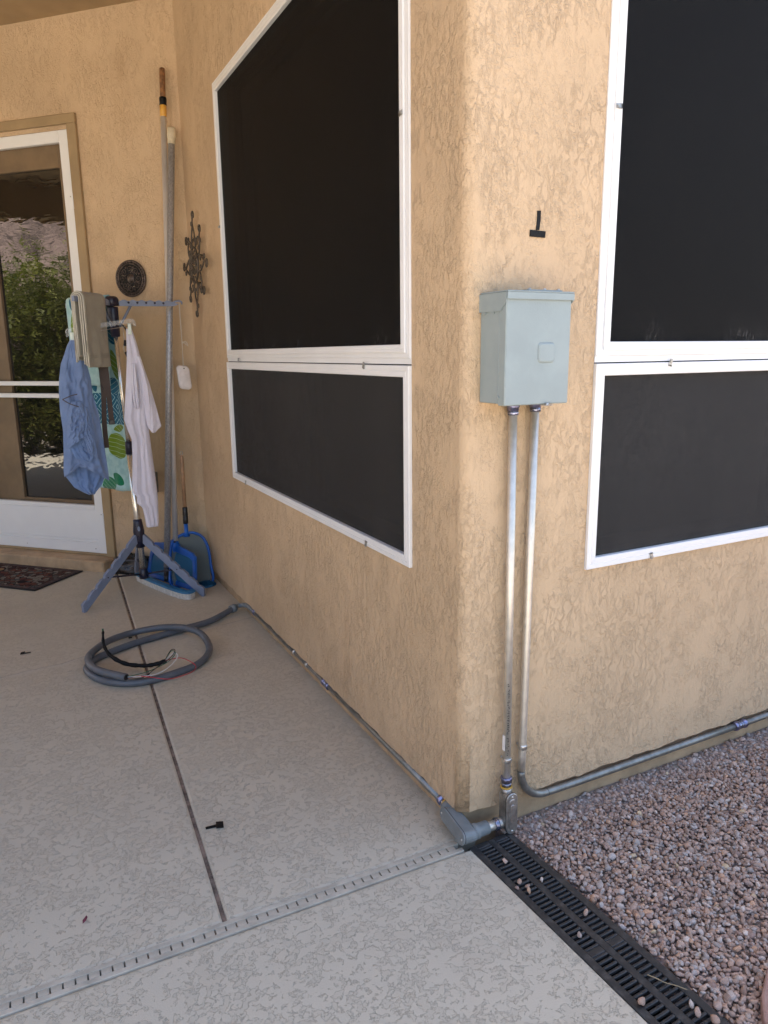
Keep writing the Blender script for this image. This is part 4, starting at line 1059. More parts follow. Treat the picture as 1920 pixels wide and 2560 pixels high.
# towels and clothes, each a thing of its own hung on the rack
M['towelgrey'] = mat_cloth('grey_terry', (0.355, 0.32, 0.24), 480, 0.002)
M['piping'] = mat_cloth('cream_edging', (0.62, 0.58, 0.48), 700)
gt = empty('towel', tuple(top+DL*0.22)); tag(gt, 'folded grey brown hand towel with cream edging over the rack arm', 'towel')
GINV = Matrix.Translation(-Vector(gt.location))
P0 = top+DL*0.125+Vector((0, 0, 0.0))
for k, (w_, zf, zb, zt, t_) in enumerate([(0.020, 1.360, 1.40, 1.704, 0.008), (0.040, 1.352, 1.38, 1.713, 0.008), (0.060, 1.345, 1.372, 1.722, 0.008)]):
    o, ln = drape('fold', P0+Vector((0, 0, 0)), DL, 0.205-0.003*k, w_, zt, zf, zb, M['towelgrey'], gt, t_, 0.0034, seed=k*1.3); o.matrix_parent_inverse = GINV
    # cream edging along the visible end
    nn = Vector((-DL.y, DL.x, 0)); e = P0+DL*(0.206-0.003*k); w2 = w_/2+t_/2
    path = [e+nn*(w2)+Vector((0, 0, zf-e.z+(zt-w_/2-zf)*i/10)) for i in range(10)]
    path += [e+nn*(w2*math.cos(a))+Vector((0, 0, zt-w_/2-e.z+w2*math.sin(a))) for a in np.linspace(0, math.pi, 12)]
    path += [e-nn*(w2)+Vector((0, 0, zt-w_/2-e.z+(zb-zt+w_/2)*i/10)) for i in range(1, 11)]
    path = [p+Vector((mnoise.noise(p*40)*0.0016, mnoise.noise(p*33)*0.0016, 0)) for p in path]
    ed = MB().tube(path, 0.0026, 7).build('edging', M['piping'], gt); ed.matrix_parent_inverse = GINV
nn = Vector((-DL.y, DL.x, 0))
for zz in (1.392, 1.400, 1.412):      # woven border bands on the front
    bd = MB().tube([P0+DL*s_+nn*(0.030+0.0088)+Vector((0, 0, zz-P0.z)) for s_ in np.linspace(0.004, 0.2, 8)], 0.0014, 5).build('woven_band', M['towelgrey'], gt); bd.matrix_parent_inverse = GINV

def mat_beach():
    t = NT('printed_beach_towel'); uv = t.new('TexCoord').outputs['UV']
    s = t.new('SeparateXYZ'); t.l.new(uv, s.inputs[0]); U, V_ = s.outputs[0], s.outputs[1]
    v = t.coord(); fz = t.noise(v, 420, 2)
    c = t.mix(t.step(t.noise(v, 30, 3), 0.35, 0.65), (0.33, 0.56, 0.57), (0.44, 0.66, 0.66))
    def leaf(c, cu, cv, a, b, ang, color, vein=True, vcol=(0.55, 0.72, 0.60)):
        du = t.math('SUBTRACT', U, cu); dv = t.math('SUBTRACT', V_, cv); ca, sa = math.cos(ang), math.sin(ang)
        x = t.math('ADD', t.math('MULTIPLY', du, ca), t.math('MULTIPLY', dv, sa)); y = t.math('SUBTRACT', t.math('MULTIPLY', dv, ca), t.math('MULTIPLY', du, sa))
        q = t.math('ADD', t.math('POWER', t.math('ABSOLUTE', t.math('DIVIDE', x, a)), 1.6), t.math('POWER', t.math('ABSOLUTE', t.math('DIVIDE', y, b)), 1.6))
        msk = t.step(q, 0.93, 1.0, 1, 0)
        if vein:
            g = t.math('ABSOLUTE', t.math('SUBTRACT', t.math('FRACT', t.math('MULTIPLY', t.math('ADD', x, y), 28)), 0.5))
            col_ = t.mix(t.step(g, 0.0, 0.07, 0.8, 0), color, vcol)
        else: col_ = color
        return t.mix(msk, c, col_)
    G1, G2, T1 = (0.16, 0.26, 0.015), (0.01, 0.19, 0.09), (0.005, 0.12, 0.21)
    # band of teal diamonds
    dm = t.math('ADD', t.math('ABSOLUTE', t.math('SUBTRACT', t.math('FRACT', t.math('MULTIPLY', U, 9)), 0.5)), t.math('ABSOLUTE', t.math('SUBTRACT', t.math('FRACT', t.math('MULTIPLY', V_, 9)), 0.5)))
    lines = t.step(t.math('ABSOLUTE', t.math('SUBTRACT', t.math('FRACT', t.math('MULTIPLY', dm, 4)), 0.5)), 0.06, 0.12)
    dia = t.mix(lines, (0.38, 0.62, 0.64), T1)
    band = t.math('MULTIPLY', t.step(V_, 0.395, 0.40), t.step(V_, 0.575, 0.58, 1, 0))
    c = t.mix(band, c, dia)
    for a in [(0.25, 0.27, 0.075, 0.085, 0.6, G1), (0.235, 0.07, 0.035, 0.05, 0.9, G2, False), (0.14, 0.03, 0.08, 0.05, 0.2, G2), (0.07, 0.22, 0.06, 0.05, 0.5, T1), (0.27, 0.375, 0.05, 0.022, 0.2, G1), (0.10, 0.64, 0.03, 0.06, 0.3, T1, False), (0.27, 0.62, 0.05, 0.06, 1.2, T1),
              (0.16, 0.78, 0.05, 0.07, 0.4, G1), (0.30, 0.92, 0.05, 0.07, 0.2, T1), (0.33, 1.06, 0.03, 0.03, 0, G1, False), (0.07, 1.16, 0.04, 0.06, 0.3, T1, False), (0.08, 1.30, 0.05, 0.13, 0.1, G1), (0.06, 1.52, 0.06, 0.06, 0.4, G1), (0.29, 1.30, 0.04, 0.12, 0.1, G1), (0.28, 1.53, 0.05, 0.05, 0.4, G1), (0.30, 0.74, 0.03, 0.09, 0.2, G1), (0.26, 1.35, 0.05, 0.09, 0.8, G1), (0.20, 1.20, 0.04, 0.06, 0.8, T1)]: c = leaf(c, *a)
    t.out(c, 0.95, 0, t.bump(fz, 0.002), 0.1); t.b.inputs['Sheen Weight'].default_value = 0.3
    return t.m
M['beach'] = mat_beach()
bt = empty('beach_towel', tuple(top+DB*0.2)); tag(bt, 'aqua beach towel printed with green leaves, draped over the rear rack arm', 'towel')
PB = top+DB*0.03
o, ln = drape('towel_cloth', PB+DB*0.33, -DB, 0.33, 0.050, 1.728, 0.612, 1.235, M['beach'], bt, 0.007, 0.007, seed=2.0, n=34, flare=0.02)
o.matrix_parent_inverse = Matrix.Translation(-Vector(bt.location))

M['clearplastic'] = NT('clear_plastic').out((0.9, 0.92, 0.9), 0.08, 0, None, 0.5, IOR=1.45)
def clear_fix():
    t = M['clearplastic'].node_tree; b = t.nodes['Principled BSDF']; tr = t.nodes.new('ShaderNodeBsdfTransparent'); mx = t.nodes.new('ShaderNodeMixShader')
    mx.inputs[0].default_value = 0.86; t.links.new(b.outputs[0], mx.inputs[1]); t.links.new(tr.outputs[0], mx.inputs[2]); t.links.new(mx.outputs[0], t.nodes['Material Output'].inputs[0])
clear_fix()
hg = empty('clothes_hanger', (-0.56, 2.66, 1.56)); tag(hg, 'clear plastic clip hanger hanging from the rack, holding shorts and shirt', 'hanger')
def hp(mb, name, mat, rc=False):
    o = mb.build(name, M[mat], hg, recalc=rc); o.matrix_parent_inverse = Matrix.Translation((0.56, -2.66, -1.56)); return o
Lh, Rh = Vector((-0.742, 2.640, 1.520)), Vector((-0.386, 2.665, 1.578)); ah = (Rh-Lh).normalized(); LH = (Rh-Lh).length
Fh = frame(Lh, ah, (Vector((0, 0, 1))-ah*ah.z).normalized(), ah.cross(Vector((0, 0, 1))))
bar_ = [(0.0, -0.020), (0.0, 0.0)]+[(0.022-0.022*math.cos(a), 0.022*math.sin(a)) for a in np.linspace(0.1, math.pi/2, 6)]+[(LH-0.022+0.022*math.sin(a), 0.022*math.cos(a)) for a in np.linspace(0, math.pi/2-0.1, 6)]+[(LH, -0.020), (LH-0.006, -0.020), (LH-0.02, 0.002), (0.02, 0.002), (0.006, -0.020)]
hp(MB().prism(bar_, Fh, -0.0012, 0.0012), 'bar_web', 'clearplastic', True)
hp(MB().tube([Fh @ Vector((*p, 0)) for p in bar_], 0.0022, 6, closed=True), 'bar_rim', 'clearplastic')
hp(MB().tube([Fh @ Vector((0.012, -0.014, 0)), Fh @ Vector((LH-0.012, -0.014, 0))], 0.0016, 6), 'clip_wire', 'steel')
hp(MB().tube(spline([Fh @ Vector((LH*0.48, 0.02, 0)), Fh @ Vector((LH*0.48, 0.07, 0)), Vector((-0.565, 2.70, 1.70)), Vector((-0.56, 2.72, 1.728)), Vector((-0.555, 2.745, 1.715))], 6), 0.0026, 7), 'hook', 'clearplastic')
M['clipmint'] = plain('pale_mint_plastic', (0.66, 0.74, 0.66), 0.4)
for sx in (0.028, LH-0.034):
    q = Fh @ Vector((sx, -0.014, 0))
    cm = MB(); cm.box((-0.0085, -0.010, -0.045), (0.0085, -0.004, 0.014), M=Matrix.Translation(q) @ Matrix.Rotation(R(5), 4, 'X'), bev=0.0015); cm.box((-0.0085, 0.004, -0.045), (0.0085, 0.010, 0.014), M=Matrix.Translation(q) @ Matrix.Rotation(R(-5), 4, 'X'), bev=0.0015)
    hp(cm, 'clip', 'clipmint', True)

M['bluecloth'] = mat_cloth('blue_nylon', (0.175, 0.25, 0.42), 900)
M['blueshade'] = mat_cloth('blue_lining', (0.155, 0.24, 0.43), 900)
M['lavender'] = mat_cloth('lavender_jersey', (0.70, 0.67, 0.74), 800, var=0.03)
M['brownweb'] = mat_cloth('brown_webbing', (0.085, 0.065, 0.055), 500)
sh = empty('shorts', (-0.715, 2.62, 1.48)); tag(sh, 'rumpled blue swim shorts hanging from the left hanger clip', 'shorts')
def shp(o): o.matrix_parent_inverse = Matrix.Translation((0.715, -2.62, -1.48)); return o
shp(hung('shorts_body', [(1.484, -0.727, -0.700), (1.455, -0.743, -0.687), (1.411, -0.759, -0.669), (1.358, -0.781, -0.654), (1.279, -0.797, -0.641), (1.20, -0.805, -0.640), (1.10, -0.809, -0.618), (0.988, -0.804, -0.610), (0.85, -0.814, -0.601), (0.768, -0.822, -0.597), (0.727, -0.822, -0.597)], 2.630, M['bluecloth'], sh, 0.022, 3, 0.010, 0.7, crump=0.016, nu=60, nv=90,
    bot=[(0, 0.768), (0.15, 0.785), (0.33, 0.822), (0.5, 0.808), (0.72, 0.775), (0.86, 0.752), (1, 0.727)]))
shp(hung('shorts_back', [(0.96, -0.806, -0.612), (0.80, -0.815, -0.603), (0.76, -0.81, -0.606), (0.70, -0.775, -0.634), (0.668, -0.728, -0.664), (0.656, -0.705, -0.672)], 2.668, M['blueshade'], sh, 0.010, 6, 0.006, 3.4, crump=0.012, nu=50, nv=50))
shp(hung('shorts_leg', [(1.17, -0.752, -0.700), (1.10, -0.782, -0.690), (1.02, -0.790, -0.690), (0.985, -0.796, -0.694), (0.922, -0.797, -0.694)], 2.580, M['bluecloth'], sh, 0.012, 2.2, 0.006, 2.2, crump=0.016, nu=40, nv=46,
    bot=[(0, 0.922), (0.35, 0.948), (0.7, 0.972), (1, 0.985)]))
shp(hung('shorts_leg', [(1.14, -0.712, -0.676), (1.05, -0.715, -0.664), (0.95, -0.712, -0.652), (0.895, -0.700, -0.648), (0.857, -0.695, -0.648)], 2.588, M['bluecloth'], sh, 0.009, 1.6, 0.005, 4.7, crump=0.010, nu=26, nv=40,
    bot=[(0, 0.905), (0.4, 0.872), (1, 0.857)]))
shp(hung('leg_lining', [(1.0, -0.775, -0.66), (0.93, -0.785, -0.655), (0.865, -0.755, -0.66), (0.845, -0.70, -0.67)], 2.604, M['blueshade'], sh, 0.004, 5, 0.004, 1.9, crump=0.008, nu=30, nv=26))
for q_ in ([(-0.795, 2.566, 1.183), (-0.755, 2.560, 1.200), (-0.722, 2.562, 1.208)], [(-0.795, 2.566, 1.183), (-0.762, 2.556, 1.160), (-0.72, 2.558, 1.142)]):
    shp(MB().tube(spline(q_, 6), 0.0024, 6).build('pocket_zip', M['brownweb'], sh))
shp(MB().tube(spline([(-0.822, 2.612, 0.778), (-0.79, 2.605, 0.796), (-0.75, 2.606, 0.832), (-0.715, 2.605, 0.820), (-0.66, 2.606, 0.784), (-0.60, 2.612, 0.738)], 8), 0.0022, 6).build('hem', M['bluecloth'], sh))
lt = empty('shirt', (-0.42, 2.68, 1.53)); tag(lt, 'pale lavender shirt bunched and hanging from the right hanger clip', 'shirt')
def ltp(o): o.matrix_parent_inverse = Matrix.Translation((0.42, -2.68, -1.53)); return o
ltp(hung('shirt_body', [(1.545, -0.432, -0.402), (1.47, -0.436, -0.382), (1.39, -0.441, -0.368), (1.236, -0.459, -0.352), (1.137, -0.472, -0.350), (1.054, -0.483, -0.352), (0.985, -0.466, -0.354), (0.945, -0.452, -0.351), (0.868, -0.454, -0.347), (0.66, -0.470, -0.336), (0.632, -0.468, -0.335), (0.615, -0.449, -0.335), (0.572, -0.452, -0.335), (0.548, -0.424, -0.336), (0.487, -0.416, -0.338), (0.436, -0.411, -0.341), (0.430, -0.408, -0.343)], 2.690, M['lavender'], lt, 0.020, 2.6, 0.0065, 1.1, crump=0.0035, nu=56, nv=100))
ltp(hung('sleeve', [(1.40, -0.392, -0.372), (1.247, -0.380, -0.334), (1.12, -0.372, -0.308), (1.03, -0.366, -0.291), (1.006, -0.362, -0.286), (0.994, -0.354, -0.305), (0.975, -0.342, -0.322)], 2.672, M['lavender'], lt, 0.014, 2.0, 0.005, 4.0, crump=0.003, nu=34, nv=50))
ltp(hung('front_fold', [(1.36, -0.425, -0.402), (1.24, -0.432, -0.398), (1.16, -0.432, -0.396), (1.115, -0.425, -0.402)], 2.655, M['lavender'], lt, 0.010, 3, 0.006, 6.0, crump=0.004, nu=20, nv=34))
sp_ = empty('strap', (-0.56, 2.70, 1.35)); tag(sp_, 'brown webbing straps with a black buckle hanging below the grey towel', 'strap')
def ribbon(mb, pts, w, t=0.0022):
    m_ = mb; n_ = len(pts)
    V = []; F = []
    for p in pts:
        p = Vector(p); V += [p+Vector((-w/2, -t/2, 0)), p+Vector((w/2, -t/2, 0)), p+Vector((w/2, t/2, 0)), p+Vector((-w/2, t/2, 0))]
    for i in range(n_-1):
        for k in range(4): a = 4*i+k; b = 4*i+(k+1) % 4; F.append((a, b, b+4, a+4))
    F += [(3, 2, 1, 0), (4*n_-4, 4*n_-3, 4*n_-2, 4*n_-1)]
    return m_.add(V, F, False)
def spp(o): o.matrix_parent_inverse = Matrix.Translation((0.56, -2.70, -1.35)); return o
spp(ribbon(MB(), spline([(-0.565, 2.715, 1.42), (-0.554, 2.70, 1.33), (-0.552, 2.69, 1.2), (-0.549, 2.695, 1.08), (-0.548, 2.70, 1.035)], 6), 0.027).build('webbing', M['brownweb'], sp_, recalc=True))
spp(ribbon(MB(), spline([(-0.579, 2.70, 1.40), (-0.577, 2.69, 1.25), (-0.580, 2.685, 1.17), (-0.588, 2.69, 1.03), (-0.587, 2.685, 0.904)], 6), 0.026).build('webbing', M['brownweb'], sp_, recalc=True))
spp(MB().box((-0.564, 2.690, 1.030), (-0.532, 2.702, 1.056), bev=0.003).build('buckle', M['black'], sp_, recalc=True))
spp(MB().tube(spline([(-0.580, 2.70, 1.40), (-0.590, 2.69, 1.30), (-0.583, 2.685, 1.24), (-0.578, 2.685, 1.225), (-0.59, 2.685, 1.19), (-0.588, 2.69, 1.13)], 6), 0.0016, 6).build('cord', M['black'], sp_))
# black clip pegs on a wire loop beside the post
pg = empty('clip_hanger', (-0.425, 2.79, 1.56)); tag(pg, 'black trouser clip hanger with wire loop behind the shirt', 'hanger')
def pgp(o): o.matrix_parent_inverse = Matrix.Translation((0.425, -2.79, -1.56)); return o
pgp(MB().tube(spline([(-0.440, 2.79, 1.60), (-0.432, 2.785, 1.50), (-0.440, 2.78, 1.44), (-0.425, 2.785, 1.39)], 6), 0.0015, 6).build('wire', M['steel'], pg))
pgp(MB().tube(spline([(-0.440, 2.79, 1.575), (-0.418, 2.785, 1.54), (-0.408, 2.78, 1.46), (-0.41, 2.78, 1.40)], 6), 0.004, 8).build('hanger_arm', M['black'], pg))
pgp(MB().box((-0.012, -0.008, -0.032), (0.012, 0.008, 0.0), M=Matrix.Translation((-0.424, 2.772, 1.486)) @ Matrix.Rotation(R(10), 4, 'Y'), bev=0.003).build('clip', M['black'], pg, recalc=True))
pgp(MB().box((-0.013, -0.009, -0.062), (0.013, 0.009, 0.0), M=Matrix.Translation((-0.428, 2.770, 1.425)) @ Matrix.Rotation(R(-22), 4, 'Y'), bev=0.003).build('clip', M['black'], pg, recalc=True))
pgp(MB().box((-0.003, -0.0105, -0.050), (0.002, -0.0095, -0.004), M=Matrix.Translation((-0.426, 2.770, 1.423)) @ Matrix.Rotation(R(-24), 4, 'Y')).build('clip_spring', M['steel'], pg))
# white tag on a string
M['chalk'] = plain('white_pumice', (0.68, 0.64, 0.62), 0.85, var=0.05, scale=25, bumpd=0.001, bscale=180)
M['string'] = mat_cloth('cotton_string', (0.62, 0.56, 0.46), 900)
tg = empty('hanging_block', (-0.11, 2.83, 1.27)); tag(tg, 'white rounded block hanging on a string from the rack arm end', 'hanging block')
def tgp(o): o.matrix_parent_inverse = Matrix.Translation((0.11, -2.83, -1.27)); return o
Ft = frame((-0.107, 2.83, 1.272), (math.cos(R(5)), 0, -math.sin(R(5))), (math.sin(R(5))*-1, 0, math.cos(R(5))), (0, -1, 0))
tm = MB(); pr = []
for w_, h_, z_ in ((0.060, 0.122, -0.013), (0.072, 0.136, -0.009), (0.076, 0.140, 0.0), (0.072, 0.136, 0.009), (0.060, 0.122, 0.013)): pr.append([Ft @ Vector((x, y, z_)) for x, y in rrect(w_, h_, min(w_, 0.072)*0.33, 6)])
nn_ = len(pr[0]); tm.add([p for r in pr for p in r], [tuple(range(nn_))[::-1], tuple(range(4*nn_, 5*nn_))]+[(r*nn_+i, r*nn_+(i+1) % nn_, (r+1)*nn_+(i+1) % nn_, (r+1)*nn_+i) for r in range(4) for i in range(nn_)], True)
tgp(tm.build('block', M['chalk'], tg, recalc=True))
sm_ = MB(); sm_.tube([(-0.108, 2.83, 1.700), (-0.107, 2.826, 1.47), (-0.108, 2.815, 1.335)], 0.0016, 6); sm_.tube([(-0.105, 2.83, 1.700), (-0.104, 2.83, 1.47), (-0.106, 2.845, 1.335)], 0.0016, 6)
sm_.tube(spline([(-0.105, 2.828, 1.474), (-0.088, 2.822, 1.478), (-0.078, 2.82, 1.468), (-0.075, 2.82, 1.452)], 5), 0.0022, 6); sm_.tube(spline([(-0.105, 2.828, 1.470), (-0.092, 2.822, 1.470), (-0.083, 2.82, 1.458)], 5), 0.0020, 6)
tgp(sm_.build('string', M['string'], tg))
tgp(MB().cyl((-0.107, 2.8165, 1.325), (-0.107, 2.8155, 1.325), 0.004, 10).build('hole', M['black'], tg))

# ------------------------------------------------------------------ poles and pool tools in the corner
M['alu'] = plain('aluminium_pole', (0.80, 0.79, 0.77), 0.30, 0.5, var=0.03, scale=8)
def mat_galvpole():
    t = NT('galvanised_pole'); v = t.coord((1, 1, 0.5)); n = t.noise(v, 160, 3, 0.7)
    c = t.mix(t.step(n, 0.38, 0.66), (0.32, 0.32, 0.325), (0.50, 0.50, 0.50)); return t.out(c, 0.42, 0.4, None)
M['galvpole'] = mat_galvpole()
M['wood'] = plain('worn_wood_grip', (0.24, 0.11, 0.04), 0.7, var=0.25, scale=40)
M['orange'] = plain('amber_plastic', (0.62, 0.33, 0.055), 0.45)
M['cream'] = plain('cream_plastic', (0.66, 0.56, 0.38), 0.5)
M['blue'] = plain('blue_plastic', (0.008, 0.105, 0.43), 0.38, var=0.1, scale=12)
M['bluegrey'] = plain('light_blue_bristle_back', (0.03, 0.17, 0.33), 0.5)
M['bristle'] = plain('white_bristle', (0.64, 0.62, 0.57), 0.9, var=0.1, scale=60, bumpd=0.004, bscale=260)
M['beige'] = plain('beige_handle', (0.40, 0.24, 0.135), 0.5)
def mat_net(name, c0, tr):
    t = NT(name); v = t.coord(); n = t.noise(v, 500, 2)
    t.out(t.mix(n, c0, tuple(x*1.5 for x in c0)), 0.7, 0, None, 0.2)
    b = t.new('BsdfTransparent'); mx = t.new('MixShader'); mx.inputs[0].default_value = tr
    t.l.new(t.b.outputs[0], mx.inputs[1]); t.l.new(b.outputs[0], mx.inputs[2]); t.l.new(mx.outputs[0], t.n['Material Output'].inputs[0]); return t.m
M['netblue'] = mat_net('blue_net_mesh', (0.018, 0.11, 0.22), 0.16)
M['netgrey'] = mat_net('grey_green_net_mesh', (0.09, 0.125, 0.13), 0.22)
p1a, p1b = Vector((-0.216, 2.89, 0.27)), Vector((-0.078, 2.985, 2.975))
d1p = (p1b-p1a).normalized(); L1 = (p1b-p1a).length
sk1 = empty('leaf_skimmer', (-0.262, 2.885, 0)); tag(sk1, 'blue flat leaf skimmer on a tall shiny pole with wooden tip', 'pool skimmer')
def k1(o): o.matrix_parent_inverse = Matrix.Translation((0.262, -2.885, 0)); return o
k1(MB().tube([p1a, p1a+d1p*(L1-0.24)], 0.0165, 18).build('pole', M['alu'], sk1))
k1(ring(MB(), p1a+d1p*(L1-0.255), d1p, [(0, 0.015), (0.001, 0.0185), (0.058, 0.0195), (0.060, 0.0165), (0.062, 0.015)], 12).build('ferrule', M['orange'], sk1))
k1(ring(MB(), p1a+d1p*(L1-0.195), d1p, [(0, 0.016), (0.001, 0.0205), (0.014, 0.0195), (0.03, 0.0210), (0.041, 0.0195), (0.043, 0.015)], 14).build('tape_wrap', M['tapeblack'], sk1))
k1(ring(MB(), p1a+d1p*(L1-0.155), d1p, [(0, 0.015), (0.03, 0.0158), (0.12, 0.0162), (0.152, 0.0150), (0.155, 0.010)], 14).build('wooden_tip', M['wood'], sk1))
k1(ring(MB(), p1a-d1p*0.002, d1p, [(0, 0.014), (0.001, 0.0185), (0.012, 0.0185), (0.013, 0.014)], 14).build('collar', M['black'], sk1))
# front skimmer head, standing on its edge
SA, SB = Vector((-0.362, 3.125, 0.012)), Vector((-0.166, 2.645, 0.012)); sax = (SB-SA).normalized(); SW = (SB-SA).length
sup = (p1a-(SA+SB)/2); sup = (sup-sax*sup.dot(sax)).normalized(); sno = sax.cross(sup)
Fs = frame((SA+SB)/2, sax, sup, sno)
W_ = SW/2
outl = [(-W_, 0.01), (-W_+0.015, 0.0), (W_-0.015, 0.0), (W_, 0.01), (W_-0.012, 0.12), (W_-0.03, 0.205), (W_-0.06, 0.225), (0.06, 0.245), (0.028, 0.27), (-0.028, 0.27), (-0.06, 0.25), (-W_+0.06, 0.228), (-W_+0.03, 0.21), (-W_+0.012, 0.12)]
ins = [(-W_+0.03, 0.04), (-W_+0.05, 0.030), (W_-0.05, 0.030), (W_-0.03, 0.04), (W_-0.04, 0.12), (W_-0.055, 0.178), (W_-0.085, 0.19), (0.06, 0.20), (0.028, 0.203), (-0.028, 0.203), (-0.06, 0.20), (-W_+0.085, 0.192), (-W_+0.055, 0.182), (-W_+0.04, 0.12)]
fm2 = MB(); V = []; nO = len(outl)
for z_ in (-0.010, 0.010): V += [Fs @ Vector((*p, z_)) for p in outl]+[Fs @ Vector((*p, z_*0.6)) for p in ins]
F = []
for i in range(nO):
    j = (i+1) % nO
    F += [(i, j, nO+j, nO+i), (2*nO+j, 2*nO+i, 3*nO+i, 3*nO+j), (j, i, 2*nO+i, 2*nO+j), (nO+i, nO+j, 3*nO+j, 3*nO+i)]
fm2.add(V, F, False); fo2 = k1(fm2.build('frame', M['blue'], sk1, recalc=True)); bv = fo2.modifiers.new('bevel', 'BEVEL'); bv.width = 0.004; bv.segments = 2
nt = MB(); V = []; F = []
for j in range(9):
    for i in range(13):
        u, v = i/12, j/8; x = (-W_+0.025)+(2*W_-0.05)*u; y = 0.025+0.172*v; V.append(Fs @ Vector((x*(1-0.06*v), y, 0.012*math.sin(math.pi*u)*math.sin(math.pi*v)+0.003*math.sin(9*u+5*v))))
for j in range(8):
    for i in range(12): a = j*13+i; F.append((a, a+1, a+14, a+13))
nt.add(V, F, True); k1(nt.build('net', M['netblue'], sk1))
k1(MB().lathe(Fs @ Vector((0, 0.19, 0)), p1a, [(0, 0.024), (0.05, 0.021), (0.085, 0.017)], 14).build('socket', M['blue'], sk1))
# pole with white bristle brush
p2a, p2b = Vector((-0.2875, 2.885, 0.03)), Vector((-0.0625, 2.915, 2.65)); d2p = (p2b-p2a).normalized(); L2 = (p2b-p2a).length
pb = empty('pool_brush', (-0.29, 2.83, 0)); tag(pb, 'tall mottled grey pole with cream cap on a white bristle pool brush', 'pool brush')
def k2(o): o.matrix_parent_inverse = Matrix.Translation((0.29, -2.83, 0)); return o
k2(MB().tube([p2a+d2p*0.09, p2a+d2p*(L2-0.07)], 0.0190, 18).build('pole', M['galvpole'], pb))
k2(ring(MB(), p2a+d2p*(L2-0.085), d2p, [(0, 0.019), (0.001, 0.0215), (0.03, 0.0225), (0.032, 0.0255), (0.078, 0.0255), (0.085, 0.022), (0.086, 0)], 16).build('end_cap', M['cream'], pb))
k2(ring(MB(), p2a, d2p, [(0, 0.013), (0.001, 0.0165), (0.03, 0.0185), (0.032, 0.015), (0.036, 0.0185), (0.085, 0.0185), (0.09, 0.015)], 14).build('handle_sleeve', M['black'], pb))
bp = spline([(-0.425, 3.085, 0), (-0.400, 2.985, 0), (-0.340, 2.80, 0), (-0.285, 2.65, 0), (-0.235, 2.555, 0), (-0.198, 2.575, 0)], 7)
def extrude_strip(path, prof, name, mat, parent):
    V = []; F = []; n_ = len(prof)
    for i, p in enumerate(path):
        t_ = (path[min(i+1, len(path)-1)]-path[max(i-1, 0)]); t_.z = 0; t_.normalize(); nr = Vector((t_.y, -t_.x, 0))
        j = 0.0015*mnoise.noise(Vector((i*0.9, 0, 0)))
        V += [p+nr*(a+j*(b < 0.02))+Vector((0, 0, b)) for a, b in prof]
    for i in range(len(path)-1):
        for k in range(n_): a = i*n_+k; b = i*n_+(k+1) % n_; F.append((a, b, b+n_, a+n_))
    F += [tuple(range(n_))[::-1], tuple(range((len(path)-1)*n_, len(path)*n_))]
    return MB().add(V, F, False).build(name, M[mat], parent, recalc=True)
k2(extrude_strip(bp, [(-0.026, 0.002), (0.014, 0.002), (0.018, 0.038), (-0.016, 0.040)], 'bristles', 'bristle', pb))
bs = MB(); rr = random.Random(8)
for k in range(420):
    i = rr.randrange(len(bp)-1); p = bp[i].lerp(bp[i+1], rr.random()); t_ = (bp[i+1]-bp[i]).normalized(); nr = Vector((t_.y, -t_.x, 0))
    o_ = rr.uniform(-0.030, 0.018); bs.tube([p+nr*(o_*0.65)+Vector((0, 0, 0.038)), p+nr*o_+t_*rr.uniform(-.006, .006)+Vector((0, 0, 0.001))], [0.0018, 0.0012], 4)
k2(bs.build('bristle_tufts', M['bristle'], pb))
k2(extrude_strip(bp, [(-0.018, 0.041), (0.020, 0.039), (0.018, 0.052), (-0.012, 0.054)], 'brush_back', 'bluegrey', pb))
# rear skimmer with a short beige handle
sk2 = empty('leaf_skimmer', (-0.13, 2.80, 0)); tag(sk2, 'blue rimmed net skimmer with short beige handle behind the poles', 'pool skimmer')
def k3(o): o.matrix_parent_inverse = Matrix.Translation((0.13, -2.80, 0)); return o
Fr = frame((-0.145, 2.800, 0.006), (0.985, -0.17, 0), (0.02, 0.26, 0.965), (-0.17, -0.94, 0.25))
ol = [(-0.115, 0.0), (-0.125, 0.12), (-0.105, 0.26), (-0.06, 0.305), (0.0, 0.325), (0.05, 0.318), (0.09, 0.285), (0.113, 0.22), (0.118, 0.12), (0.105, 0.0)]
k3(MB().tube(spline([Fr @ Vector((*p, 0)) for p in ol], 5, closed=True), 0.0085, 8, closed=True, flat=1.3).build('rim', M['blue'], sk2))
V = [Fr @ Vector((0, 0.15, -0.02))]+[Fr @ Vector((*p, 0)) for p in ol]
k3(MB().add(V, [(0, 1+i, 1+(i+1) % len(ol)) for i in range(len(ol))], True).build('net', M['netgrey'], sk2))
h0 = Fr @ Vector((-0.008, 0.325, 0)); h1 = Vector((-0.139, 2.905, 0.805)); dh = (h1-h0).normalized(); Lh_ = (h1-h0).length
k3(MB().lathe(h0-dh*0.02, h1, [(0, 0.022), (0.03, 0.013), (0.085, 0.012)], 14).build('socket', M['blue'], sk2))
k3(MB().lathe(h0+dh*0.06, h1, [(0, 0.0135), (0.002, 0.0165), (0.045, 0.0165), (0.048, 0.0145), (0.055, 0.0165), (0.10, 0.0155), (0.105, 0.012)], 14).build('grip_sleeve', M['black'], sk2))
k3(MB().lathe(h0+dh*0.16, h1, [(0, 0.0120), (Lh_-0.19, 0.0125), (Lh_-0.168, 0.010), (Lh_-0.16, 0.004)], 14).build('handle', M['beige'], sk2))
k3(MB().tube([h1+Vector((0.008*math.cos(a), 0, 0.011+0.011*math.sin(a))) for a in np.linspace(0, 2*math.pi, 14, endpoint=False)], 0.0016, 6, closed=True).build('hanging_ring', M['steel'], sk2))
